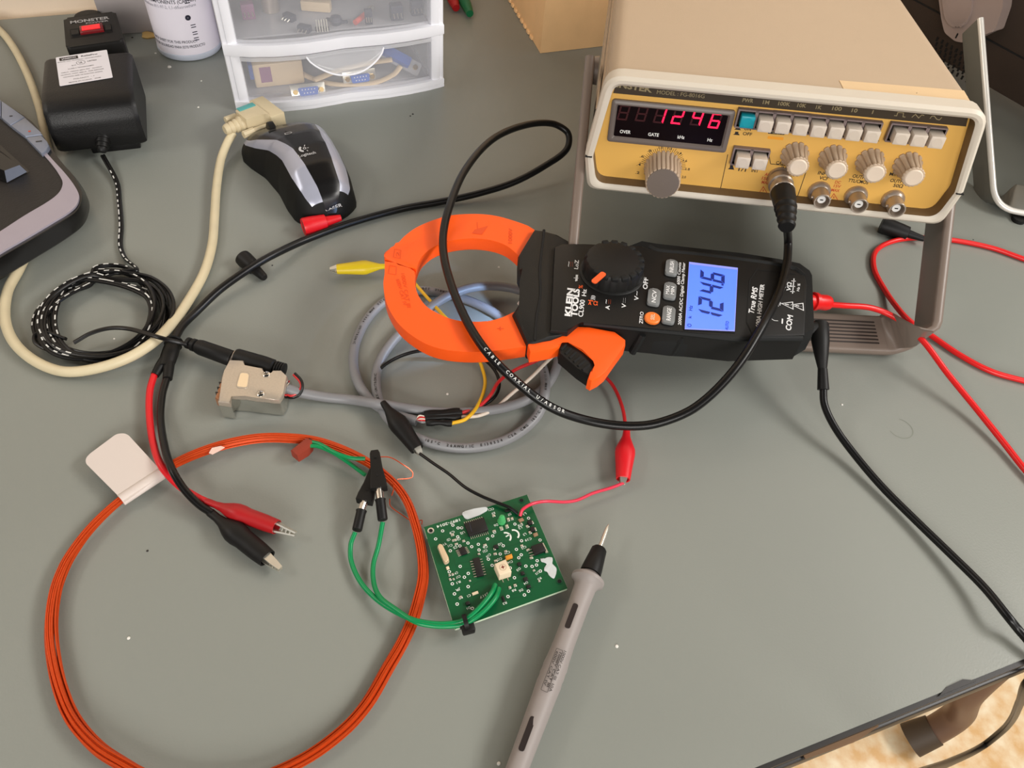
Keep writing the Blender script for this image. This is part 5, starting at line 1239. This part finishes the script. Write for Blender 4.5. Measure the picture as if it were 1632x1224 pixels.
dn.prism([(p[0] - .0004, p[1]) for p in g], -.0105, -.0035, 'dsub_copper', bev=.001, T=HB5)
for t in (.25, .5, .75):
    a = V(g[1]).lerp(V(g[2]), t); dn.box((a.x - .0002, a.y, -.007), (.0016, .0006, .007), 'edge_black', 0, HB5)
col = hdp.part('collar', 'chromed cable collar'); a, b = P(446, 615, .0075), P(460, 620, .0070); col.mb.lathe([(.0056, 0), (.0056, .0025), (.0050, .0028), (.0050, .0045), (.0042, .0050), (.0042, (b - a).length)], 'chrome', ax(a, b), 24)
jk = sc5.part('jack', 'black barrel jack with a ribbed tail')
a, b = P(376, 569, .0105), P(450, 590, .0090)
jk.mb.lathe([(.0048, 0), (.0052, .001), (.0052, (b - a).length * .60), (.0048, (b - a).length * .80), (.0030, (b - a).length * .84), (.0034, (b - a).length)], 'rubber_black', ax(a, b), 24)
for k in range(4):
    p = a.lerp(b, .86 + k * .05); jk.mb.lathe([(.0030, -.0005), (.0044, 0), (.0044, .0008), (.0030, .0013)], 'rubber_black', ax(p, p + (b - a)), 20)
tt_ = a.lerp(b, -.03); jk.part('jack_sleeve', 'metal sleeve').mb.cyl(tt_, a, .0040, 'nickel')
sc5.part('jack_wire', 'red and black pair').mb.tube([P(468, 597, .0090), P(478, 608, .0085), P(480, 617, .0080), P(474, 626, .0065), P(464, 631, .0050), P(455, 628, .0050)], .0008, 'wire_red', seg=8)
sc5.ch[-1].mb.tube([P(470, 595, .0098), P(480, 606, .0093), P(482, 618, .0085), P(477, 629, .0065), P(466, 634, .0045), P(455, 632, .0045)], .0008, 'cable_black', seg=8)
GR = .0029
gc = [P(456, 619, .0070), P(480, 626, .0050), P(520, 633, .0034), P(560, 637, .0032), P(605, 644, .0085), P(650, 651, .0045), P(700, 657, .0036), P(760, 656, .0034), (P(810, 648, .0034)), P(850, 632, .0036), P(876, 608, .0040), P(890, 575, .0050), P(893, 535, .0050), P(870, 495, .0045), P(840, 468, .0060), P(800, 457, .0070), P(755, 458, .0095), P(710, 474, .0098), P(668, 505, .0060), P(630, 540, .0045), P(606, 575, .0036), P(599, 610, .0040), P(608, 650, .0034), P(635, 682, .0034), P(680, 704, .0034), P(735, 714, .0034), P(790, 707, .0034), P(830, 688, .0034), P(858, 660, .0040), P(868, 630, .0085), P(868, 598, .0060), P(856, 566, .0048), P(830, 533, .0040), P(795, 503, .0034), P(755, 482, .0034), P(712, 469, .0034), P(670, 463, .0034), P(628, 472, .0034), P(592, 500, .0034), P(569, 540, .0034), P(563, 578, .0034), P(572, 612, .0034), P(592, 640, .0034), P(618, 656, .0034), P(645, 666, .0034), P(664, 671, .0036)]
gj = sc5.part('grey_jacket', 'grey cable in two loops'); gj.mb.tube(gc, GR, 'cable_grey', seg=14)
tubetext(gj.mb, gc, '105°C  26AWG/1C  E130524  CSA  CMG  105°C 600V  AWM I/II A/B', lento(gc, 24), .0014, GR, 'ink_black', gap=1.35)
tubetext(gj.mb, gc, 'CABLE  300V  UNITRONIC  OLFLEX  AWM 2464  UNITRONIC', lento(gc, 35), .0014, GR, 'ink_black', gap=1.3)
tubetext(gj.mb, gc[::-1], 'OLFLEX-UNITRONIC', lento(gc[::-1], len(gc) - 23), .0014, GR, 'ink_black', gap=1.1)
for (q0, q1, wmat, nm, pts) in (
    ((672, 664), (736, 658), 'wire_red', 'red_wire', [(736, 658, .0060), (760, 650, .0050), (780, 632, .0080), (795, 608, .0095), (820, 590, .0095), (850, 577, .0115), (880, 566, .0110), (915, 572, .0080), (950, 590, .0060), (975, 612, .0050), (992, 650, .0045), (998, 690, .0050)]),
    ((676, 667), (735, 665), 'wire_white', 'white_wire', [(734, 665, .0055), (765, 662, .0045), (790, 650, .0040), (815, 628, .0055), (845, 603, .0095), (868, 580, .0125), (890, 558, .0130), (900, 540, .0100)]),
    ((680, 674), (720, 675), 'wire_yellow', 'yellow_wire', [(718, 675, .0055), (742, 668, .0080), (762, 645, .0060), (773, 612, .0040), (768, 585, .0040), (757, 560, .0050), (740, 532, .0050), (712, 508, .0085), (688, 482, .0085), (664, 455, .0060), (648, 435, .0060), (620, 425, .0062)]),
    ((676, 660), (733, 655), 'cable_black', 'black_wire', [(733, 654, .0045), (765, 648, .0040), (790, 630, .0050), (795, 605, .0050), (778, 578, .0050), (745, 562, .0050), (700, 557, .0050), (655, 562, .0045), (615, 580, .0060), (596, 602, .0020), (596, 625, .0020), (612, 648, .0102)])):
    w = sc5.part(nm); w.mb.tube([P(*q) for q in pts], .00105, wmat, seg=10)
    hs = w.part('heat_shrink', 'black heat-shrink sleeve'); z0 = pts[0][2]
    hs.mb.tube([P(q0[0], q0[1], .0050), P((q0[0] + q1[0]) / 2, (q0[1] + q1[1]) / 2 - 1, z0 + .0008), P(q1[0], q1[1], z0)], lambda t: .0017 + .0003 * math.sin(t * 9), 'rubber_black', seg=12)
se5 = sc5.part('cut_end', 'stripped cable end'); 
for k in range(5): se5.mb.tube([P(664, 670, .0050), P(668 + k, 663 + k * 2.5, .0070), P(677, 664 + k * 2.2, .0062)], .0006, ('wire_white', 'wire_red', 'wire_white', 'wire_red', 'cable_grey')[k], seg=6)
alligator(sc5, P(618, 424, .0068), P(537, 429, .0062), .0052, 'clip_yellow', 'yellow_clip', 'yellow clip', wdir=(0, 0, 1), jl=.0045)
alligator(sc5, P(610, 641, .0105), P(665, 716, .0060), .0056, 'rubber_black', 'black_clip', 'black clip', jl=.0035)
alligator(sc5, P(999, 684, .0062), P(993, 764, .0058), .0056, 'clip_red', 'red_clip', 'bright red clip', jl=.0030)
finish(sc5, 'grey sensor cable coiled under the meter with a metal connector and coloured clips', 'cable')
# ================================================================ wire coil
cw = Node('wire_coil')
CPX = [(81, 1000), (88, 944), (103, 903), (119, 876), (139, 849), (163, 823), (191, 798), (232, 768), (276, 741), (320, 721), (369, 706), (418, 698), (469, 699), (504, 704), (534, 713), (565, 726), (592, 741), (626, 768), (648, 798), (662, 837), (671, 876), (674, 918), (667, 955), (656, 992), (639, 1029), (618, 1065), (585, 1121), (545, 1166), (480, 1213), (400, 1246), (310, 1256), (245, 1243), (193, 1216), (156, 1192), (122, 1155), (103, 1118), (87, 1060)]
cc = cr([P(u, v, .0045) for u, v in CPX], 5, closed=True)
wd_ = cw.part('winding', 'bundle of enamelled copper wire')
random.seed(5); ncc = len(cc)
offs_ = [(0, 0)] + [(.00115 * math.cos(k * 1.0472), .00115 * math.sin(k * 1.0472)) for k in range(6)] + [(.0021 * math.cos(k * .5236 + .2), .0017 * math.sin(k * .5236 + .2)) for k in range(12)]
for k, (a, b) in enumerate(offs_):
    ph = random.random() * 6; pts = []
    for i, p in enumerate(cc):
        t = (cc[(i + 1) % ncc] - cc[i - 1]).normalized(); s = t.cross(V((0, 0, 1))); th = .5 * math.sin(2 * math.pi * i / ncc * 2 + ph * .2)
        aa = a * math.cos(th) - b * math.sin(th); bb = a * math.sin(th) + b * math.cos(th); f = 1 + .22 * math.sin(2 * math.pi * i / ncc * 3 + ph)
        pts.append(p + s * aa * f + V((0, 0, bb * .8)))
    wd_.mb.tube(pts, .00052 if k else .0011, 'copper_wire', seg=6, closed=True, sm=0)
tg_ = cw.part('paper_tag', 'folded white paper tag')
TG = hf(195, 796, 255, 752, .0066)
g = lpx(TG, [(199, 801), (137, 739), (137, 731), (143, 724), (186, 692), (198, 691), (205, 694), (261, 755)])
tg_.prism(rpoly([V(p) for p in g], .0018), 0, .00035, 'tag_white', T=TG)
tg_.mb.tube([P(193, 797, .0050), P(257, 755, .0050)], .0036, 'tag_white', seg=16, flat=.75)
tg_.prism(lpx(TG, [(190, 789), (198, 800), (260, 756), (252, 746)]), -.0015, .0002, 'tag_white', T=TG)
cbk = cw.part('terminal_block', 'brick red two-hole block')
BKT = hf(466, 716, 494, 698, .0085); g = lpx(BKT, [(463, 717), (488, 697), (498, 701), (497, 708), (490, 716), (474, 726)])
cbk.prism(g, -.0060, 0, 'block_red', bev=.0006, T=BKT)
for u, v in ((494, 703), (489, 711)): q = P(u, v, .0065); cbk.mb.cyl(q + V((-.001, .0004, 0)), q + V((.0012, -.0006, 0)), .0013, 'seam', seg=12)
for pts in ([(494, 704, .0070), (510, 708, .0080), (535, 722, .0090), (560, 730, .0090), (582, 731, .0085)], [(488, 711, .0070), (505, 711, .0078), (530, 721, .0072), (555, 737, .0050), (582, 757, .0040)]):
    cw.part('green_lead', 'short green lead').mb.tube([P(*q) for q in pts], .0011, 'wire_green', seg=10)
tpc = cw.part('tape_scrap', 'scrap of clear tape'); tpc.prism(pl2([(333, 722), (338, 714), (352, 711), (358, 713), (346, 720), (338, 724)], .0072), .0068, .0074, 'tape_clear')
for pts in ([(603, 728, .012), (622, 729, .010), (640, 739, .008), (657, 752, .004), (656, 761, .003), (633, 764, .006)], [(626, 768, .006), (627, 780, .006), (624, 790, .004)], [(621, 795, .0015), (622, 806, .0012), (640, 820, .0012), (660, 832, .0012), (672, 829, .0012), (672, 836, .0012)]):
    cw.part('loose_strand', 'thin copper strand').mb.tube([P(*q) for q in pts], .00028, 'copper_wire', seg=5)
finish(cw, 'large ring of orange-red copper wire with a white paper tag', 'wire coil')
# ================================================================ circuit board
cbN = Node('circuit_board'); BZ = .0075
CA, CB_, CC_, CD = (675, 840), (840, 788), (905, 938), (725, 1003)
BTF = hf(675, 840, 840, 788, BZ)
bdp = cbN.part('board', 'green printed circuit board')
quad = lpx(BTF, [CA, CB_, CC_, CD]); bdp.prism(rpoly([V(p) for p in quad], .0006, 2), -.0016, 0, 'pcb_edge', T=BTF)
q_in = sc(quad, .997, .997, sum(p[0] for p in quad) / 4, sum(p[1] for p in quad) / 4); bdp.prism(q_in, -.0004, .00008, 'pcb_green', T=BTF)
zc = lambda x, y: (660 + x / 5.83, 770 + y / 5.83)      # pixel of a point seen in an enlarged view
bx = lambda s, a, b, h, **k: tpx(bdp.mb, BTF, s, a, b, h, 'silk', z=.0002, **k)
Z = .00016
for x, y in ((155, 443), (997, 163), (1350, 915)):
    q = loc(BTF, *zc(x, y)); h = cbN.part('mounting_hole', 'plated corner hole'); h.mb.lathe([(.0017, .0002), (.0010, .0003)], 'solder' if x < 500 else 'pcb_trace', BTF @ TR(q.x, q.y), 16, caps=False); h.flat(BTF, circ(.0011, 14, q.x, q.y), 'seam', .00018)
def trace(seq, w=.00022): bdp.line(BTF, lpx(BTF, [zc(*p) for p in seq]), w, 'pcb_trace', .00013)
for seq in ([(700, 640), (720, 560), (800, 470)], [(830, 600), (980, 560), (1000, 490), (1040, 470)], [(900, 730), (1000, 700), (1100, 680)], [(560, 930), (640, 900), (740, 870)], [(560, 930), (530, 980), (540, 1040)],
            [(400, 800), (380, 760), (370, 700)], [(420, 805), (540, 790)], [(390, 760), (430, 740), (520, 730)], [(900, 860), (960, 820), (980, 900)], [(930, 960), (960, 930), (1000, 920)], [(640, 560), (600, 520), (560, 540)],
            [(300, 560), (340, 600), (350, 640)], [(1080, 900), (1180, 880), (1240, 840)], [(880, 1050), (1000, 1010), (1080, 990), (1110, 960)], [(760, 1080), (880, 1080), (1100, 1030)], [(680, 330), (700, 380), (730, 390)], [(120, 520), (200, 800), (260, 1000)], [(720, 690), (850, 760), (950, 740)], [(950, 560), (1040, 530)]): trace(seq)
for x, y in ((265, 445), (200, 520), (360, 392), (408, 418), (442, 417), (405, 500), (683, 520), (500, 558), (597, 570), (535, 592), (336, 630), (425, 585), (603, 622), (828, 583), (998, 537), (950, 617), (995, 667), (972, 695), (800, 660), (690, 708), (725, 765), (428, 775), (503, 840), (467, 875), (355, 937), (502, 963), (375, 1030), (540, 1165), (400, 1125), (893, 790), (932, 880), (872, 1055), (1025, 1040), (1062, 1005), (1038, 772), (1096, 775), (1137, 762), (1143, 722), (1173, 818), (1063, 327), (936, 382), (1170, 530), (730, 492), (327, 825)):
    q = loc(BTF, *zc(x, y)); bdp.ringflat(BTF, q.x, q.y, .00062, .00038, 'silk', 12, z=Z); bdp.flat(BTF, circ(.0004, 8, q.x, q.y), 'seam', .00017)
bx('1897-2014', zc(425, 342), zc(210, 408), 4)
q = loc(BTF, *zc(925, 480)); bdp.ringflat(BTF, q.x, q.y, .0026, .00085, 'silk', 16, math.radians(-62), math.radians(88), z=Z)
q = loc(BTF, *zc(850, 505)); bdp.ringflat(BTF, q.x, q.y, .0026, .00085, 'silk', 16, math.radians(-62), math.radians(88), z=Z); bdp.line(BTF, [q + V((.0002, .0003)), q + V((.0026, .0008))], .0007, 'silk', Z)
for s, a, b in (('C9', (375, 452), (330, 468)), ('U2', (470, 455), (430, 472)), ('C8', (760, 455), (735, 465)), ('CD', (335, 520), (305, 535)), ('C6', (430, 515), (400, 530)), ('Y1', (300, 560), (272, 575)), ('C11', (355, 575), (315, 588)), ('C5', (400, 592), (365, 606)), ('R9', (750, 275), (722, 288)), ('CC1', (740, 238), (690, 252)), ('D6', (778, 385), (742, 398)), ('D7', (900, 285), (870, 298)), ('U3', (818, 562), (780, 575)), ('C6', (682, 590), (640, 602)), ('C21', (680, 625), (640, 640)), ('C10', (710, 660), (672, 690)), ('C20', (890, 640), (840, 655)), ('C12', (815, 700), (775, 715)), ('C14', (915, 728), (870, 742)), ('C1', (525, 1040), (495, 1055)), ('R8', (945, 990), (910, 1005)), ('J317', (690, 1030), (610, 1065)), ('C4', (405, 828), (380, 845)), ('C17', (430, 865), (390, 880)), ('R1', (430, 915), (395, 930)), ('JR', (430, 985), (385, 1000)), ('R2', (450, 1060), (415, 1075)), ('D1', (520, 1155), (490, 1170)), ('R3', (860, 1110), (825, 1125)), ('D3', (985, 790), (955, 815)), ('D4', (1055, 920), (1020, 940)), ('D5', (1010, 990), (975, 1005)), ('C15', (1165, 820), (1130, 850)), ('R5', (1180, 880), (1150, 900)), ('C19', (1090, 515), (1030, 535)), ('L2', (1000, 410), (970, 425)), ('L3', (1040, 470), (1015, 485)), ('C13', (1040, 590), (1000, 610)), ('L1', (1040, 280), (1015, 295)), ('C18', (1010, 385), (965, 400))):
    bx(s, zc(*a), zc(*b), 3.6, bold=.6)
def comp(name, q4, h, mat, lab=None, bev=.0002, kind=None):
    c = cbN.part(name, lab, kind); c.prism(lpx(BTF, [zc(*p) for p in q4]), .0001, h, mat, bev=bev, T=BTF); return c
def pins(c, a, b, n, dirv, L=.0012):
    A, B = loc(BTF, *zc(*a)), loc(BTF, *zc(*b)); d = V(dirv).normalized()
    t = (B - A).normalized(); o = V((-t.y, t.x))
    if o.dot(d) < 0: o = -o
    for k in range(n):
        p = A.lerp(B, (k + .5) / n); c.box((0, 0, 0), (L, .00030, .00030), 'solder', T=BTF @ Matrix.Translation((p.x + o.x * L / 2, p.y + o.y * L / 2, .0003)) @ Matrix.Rotation(math.atan2(o.y, o.x), 4, 'Z'))
def lv(a, b): return loc(BTF, *zc(*b)) - loc(BTF, *zc(*a))
c = comp('integrated_circuit', [(465, 392), (645, 335), (688, 448), (510, 502)], .0021, 'chip', 'large black chip'); pins(c, (515, 500), (688, 450), 10, lv((590, 420), (600, 480)), .0016); pins(c, (465, 392), (645, 337), 10, lv((600, 480), (590, 420)), .0016)
T = BTF @ TR(*loc(BTF, *zc(575, 415))) @ TR(0, 0, .00215); c.line(BTF, lpx(BTF, [zc(512, 385), zc(535, 470)]), .00018, 'bit_dark', .00215)
c = comp('integrated_circuit', [(410, 615), (465, 598), (495, 660), (440, 678)], .0015, 'chip', 'small square black chip'); pins(c, (412, 618), (440, 678), 5, lv((450, 630), (400, 650)), .0015); pins(c, (465, 600), (497, 660), 5, lv((450, 630), (500, 610)), .0013)
c = comp('integrated_circuit', [(543, 715), (605, 700), (648, 865), (585, 880)], .0017, 'chip', 'long black chip'); pins(c, (543, 717), (585, 880), 7, lv((600, 790), (550, 800)), .0014); pins(c, (605, 702), (648, 865), 7, lv((600, 790), (650, 780)), .0013)
c = comp('voltage_regulator', [(1085, 605), (1185, 568), (1222, 640), (1118, 680)], .0022, 'chip', 'black regulator with a metal tab'); c.prism(lpx(BTF, [zc(*p) for p in [(1185, 568), (1200, 562), (1245, 650), (1222, 655)]]), .0001, .0009, 'solder', T=BTF)
pins(c, (1085, 605), (1118, 680), 3, lv((1150, 620), (1050, 650)), .0022)
cy = cbN.part('crystal', 'gold-toned metal crystal can'); g = rpoly([V(p) for p in lpx(BTF, [zc(*p) for p in [(215, 600), (255, 582), (330, 735), (285, 765)]])], .0016, 5)
cy.prism(g, .0003, .0028, 'crystal', bev=.0005, T=BTF); cy.ch.append(Node('base_rim')); cy.ch[-1].prism(sc(g, 1.06, 1.06, sum(p[0] for p in g) / len(g), sum(p[1] for p in g) / len(g)), .0001, .0006, 'solder', T=BTF)
tr_ = comp('trimmer', [(742, 800), (845, 757), (898, 870), (788, 905)], .0058, 'cream', 'square cream trimmer with a cross slot', .0003)
TC = BTF @ TR(0, 0, .0058); nrm = V((TC[0][2], TC[1][2], TC[2][2])); cxx = loc(BTF, *zc(820, 850)); cxx = V((sum(p[0] for p in lpx(BTF, [zc(*p) for p in [(742, 800), (845, 757), (898, 870), (788, 905)]])) / 4, sum(p[1] for p in lpx(BTF, [zc(*p) for p in [(742, 800), (845, 757), (898, 870), (788, 905)]])) / 4))
tr_.ringflat(TC, cxx.x, cxx.y, .0016, .00012, 'cap_tan'); tr_.line(TC, [cxx - V((.0009, 0)), cxx + V((.0009, 0))], .0004, 'block_red', .0002); tr_.line(TC, [cxx - V((0, .0009)), cxx + V((0, .0009))], .0004, 'block_red', .0002)
pins(tr_, (795, 905), (890, 875), 2, lv((820, 830), (840, 930)), .0016)
ld = cbN.part('indicator_led', 'small green lamp'); q = loc(BTF, *zc(812, 360)); ld.mb.lathe([(.0021, .0001), (.0021, .0010), (.0017, .0011), (.0017, .0040), (.0012, .0052), (.0001, .0056)], 'led_green', BTF @ TR(q.x, q.y), 24, caps=False)
for nm, q4, h, mt in (('capacitor', [(845, 690), (905, 668), (915, 700), (852, 724)], .0016, 'cap_orange'), ('capacitor', [(965, 345), (1005, 330), (1020, 352), (980, 368)], .0013, 'cap_tan'), ('inductor', [(1050, 365), (1085, 350), (1100, 385), (1065, 400)], .0016, 'chip'), ('inductor', [(1075, 425), (1110, 412), (1125, 450), (1090, 462)], .0016, 'chip'), ('capacitor', [(1103, 478), (1140, 465), (1150, 490), (1115, 504)], .0013, 'cap_tan'),
                      ('jumper', [(535, 1025), (590, 1005), (600, 1028), (545, 1048)], .0008, 'cream'), ('capacitor', [(295, 785), (320, 775), (330, 800), (305, 810)], .0010, 'cream'), ('diode', [(955, 750), (985, 740), (998, 768), (968, 778)], .0013, 'chip'), ('diode', [(985, 835), (1015, 825), (1028, 853), (998, 863)], .0013, 'chip'), ('diode', [(1010, 890), (1045, 878), (1058, 910), (1023, 922)], .0013, 'chip'), ('diode', [(1040, 960), (1075, 948), (1085, 975), (1050, 987)], .0013, 'chip'), ('transistor', [(735, 590), (770, 578), (785, 608), (748, 620)], .0013, 'chip'), ('transistor', [(840, 255), (890, 240), (900, 262), (850, 275)], .0012, 'chip'),
                      ('transistor', [(475, 1115), (510, 1103), (522, 1130), (487, 1142)], .0013, 'chip'), ('resistor', [(810, 1060), (830, 1052), (848, 1100), (828, 1108)], .0008, 'chip')):
    comp(nm, q4, h, mt)
pads = cbN.part('solder_pad', 'bright solder joints', 'stuff')
for q4 in ([(1035, 400), (1060, 390), (1072, 412), (1048, 422)], [(1085, 360), (1100, 352), (1112, 378), (1098, 386)], [(1060, 455), (1085, 446), (1095, 470), (1070, 478)], [(1112, 420), (1128, 414), (1140, 445), (1125, 450)], [(790, 410), (820, 402), (830, 438), (802, 446)], [(842, 395), (870, 386), (880, 418), (852, 428)], [(985, 375), (1000, 370), (1008, 385), (993, 390)], [(340, 480), (368, 470), (374, 490), (346, 500)], [(350, 530), (392, 518), (396, 540), (356, 548)], [(375, 565), (405, 556), (408, 575), (380, 584)], [(445, 535), (470, 528), (476, 548), (452, 554)], [(508, 905), (525, 900), (530, 915), (513, 920)],
           [(345, 845), (365, 838), (372, 858), (352, 865)], [(318, 852), (335, 846), (342, 866), (324, 872)], [(355, 890), (372, 884), (378, 902), (361, 908)], [(322, 890), (340, 884), (348, 906), (330, 912)], [(640, 575), (670, 565), (675, 582), (645, 590)], [(590, 655), (610, 650), (616, 668), (596, 674)], [(735, 655), (765, 648), (770, 668), (740, 676)], [(740, 720), (770, 712), (776, 732), (746, 740)], [(835, 632), (860, 625), (866, 642), (841, 648)], [(875, 965), (898, 958), (905, 982), (882, 990)], [(922, 945), (948, 938), (955, 962), (930, 970)], [(985, 580), (1010, 572), (1016, 594), (991, 600)], [(1040, 620), (1070, 610), (1074, 628), (1046, 638)], [(1070, 695), (1100, 684), (1106, 704), (1078, 712)], [(725, 300), (750, 293), (756, 312), (731, 320)], [(735, 610), (755, 604), (760, 622), (740, 628)], [(860, 330), (885, 322), (892, 355), (868, 362)], [(895, 325), (918, 318), (924, 345), (902, 350)], [(420, 1055), (440, 1048), (448, 1070), (428, 1076)], [(725, 445), (755, 436), (760, 455), (730, 462)], [(1100, 810), (1120, 803), (1126, 820), (1106, 826)], [(1150, 905), (1168, 898), (1175, 918), (1157, 925)]):
    pads.prism(lpx(BTF, [zc(*p) for p in q4]), .0001, .0006, 'solder', bev=.00015, T=BTF)
cfp = cbN.part('paint_blot', 'pale grey paint blots covering print', 'stuff')
for g in ([(443, 285), (460, 268), (560, 240), (660, 225), (685, 232), (680, 258), (610, 300), (540, 325), (495, 342), (470, 330)], [(1170, 700), (1200, 710), (1240, 692), (1285, 690), (1288, 730), (1275, 755), (1310, 775), (1325, 800), (1318, 850), (1300, 892), (1275, 880), (1245, 850), (1240, 825), (1205, 818), (1210, 780), (1240, 760), (1215, 740), (1180, 735)]):
    cfp.prism(rpoly([V(p) for p in lpx(BTF, [zc(*p) for p in g])], .0008, 3), .0001, .0005, 'correction', bev=.0002, T=BTF)
for x, y in ((160, 450), (985, 175), (1335, 905), (450, 1165)): q = loc(BTF, *zc(x, y)); cbN.part('standoff', 'black corner spacer').mb.cyl(BTF @ V((q.x, q.y, -.0072)), BTF @ V((q.x, q.y, -.0016)), .0020, 'rubber_black', seg=12)
# wires of the board
bw = cbN.part('black_wire', 'thin black supply wire'); bw.mb.tube([P(825, 819, .0086), P(812, 809, .0100), P(795, 802, .0100), P(770, 792, .0100), P(742, 777, .0095), P(715, 755, .0080), P(690, 738, .0070), P(669, 723, .0062)], .00085, 'cable_black', seg=10)
rw = cbN.part('red_wire', 'thin pinkish red supply wire'); rw.mb.tube([P(829, 822, .0085), P(833, 812, .0110), P(848, 803, .0115), P(870, 799, .0090), P(900, 800, .0070), P(920, 797, .0060), P(945, 786, .0060), P(975, 777, .0060), P(995, 769, .0062)], .00085, 'wire_pink', seg=10)
gw1 = cbN.part('green_lead', 'green lead to the left clip'); gw2 = cbN.part('green_lead', 'green lead to the right clip')
gw1.mb.tube([P(789, 932, .0086), P(784, 944, .0110), P(770, 962, .0115), P(752, 980, .0105), P(735, 990, .0090), P(710, 994, .0085), P(685, 993, .0095), P(660, 988, .0100), P(630, 975, .0070), P(600, 955, .0045), P(575, 928, .0035), P(560, 895, .0030), P(559, 868, .0045), P(566, 848, .0070)], .0012, 'wire_green', seg=12)
gw2.mb.tube([P(795, 938, .0086), P(790, 952, .0112), P(775, 970, .0115), P(758, 984, .0105), P(738, 995, .0088), P(712, 998, .0085), P(688, 997, .0095), P(662, 991, .0100), P(632, 972, .0082), P(606, 952, .0060), P(596, 930, .0040), P(595, 900, .0035), P(603, 870, .0045), P(610, 832, .0095)], .0012, 'wire_green', seg=12)
def hook(node, a, b, top, name, lab):
    """black insulated test clip: a = wire end of the sleeve, b = sleeve/spring joint, top = nose"""
    h = node.part(name, lab); a, b, top = P(*a), P(*b), P(*top); d = (b - a).normalized(); L = (b - a).length
    h.mb.lathe([(.0023, 0), (.0025, .0004), (.0025, L * .9), (.0028, L)], 'rubber_black', ax(a, b), 20)
    s = h.part('spring_contact', 'bright metal spring'); m = b + (top - b) * .2; s.mb.lathe([(.0019, -.0005), (.0021, (m - b).length)], 'chrome', ax(b, m), 16); s.box((0, .0021, (m - b).length * .5), (.0012, .0006, (m - b).length), 'chrome', 0, ax(b, m))
    T = ax(m, top); LL = (top - m).length
    loft(h.mb, [(rrect(.0085, .0058, .0008), 0), (rrect(.0082, .0056, .0008), LL * .18), (rrect(.0062, .0052, .0008), LL * .5), (rrect(.0052, .0048, .0008), LL * .92), (rrect(.0040, .0040, .0008), LL)], 'rubber_black', T)
    for t in (.3, .78): h.part('dimple').mb.lathe([(.0007, .0), (.0007, .0003)], 'seam', ax(m.lerp(top, t) + V((0, 0, .0026)), m.lerp(top, t) + V((0, 0, .01))), 10)
hook(cbN, (569, 845, .0072), (576, 814, .0080), (598, 748, .0100), 'test_clip', 'lower left black test clip')
hook(cbN, (610, 829, .0095), (606, 796, .0120), (597, 720, .0150), 'test_clip', 'upper right black test clip')
ct = cbN.part('cable_tie', 'black cable tie'); a = P(742, 991, .0098)
ct.mb.lathe([(.0036, -.0010), (.0040, -.0010), (.0040, .0010), (.0036, .0010)], 'rubber_black', ax(a, a + V((.9, .35, .1))), 20, sx=.9, sy=.8)
hh = P(746, 1001, .0075); ct.box((0, 0, 0), (.0050, .0060, .0045), 'rubber_black', .0008, frame(hh, V((.35, -.9, 0)), V((.9, .35, 0))))
ct.mb.tube([P(733, 1000, .0085), P(742, 1000, .0085)], .0010, 'rubber_black', seg=8)
finish(cbN, 'square green circuit board with two long green leads ending in black clips', 'circuit board')
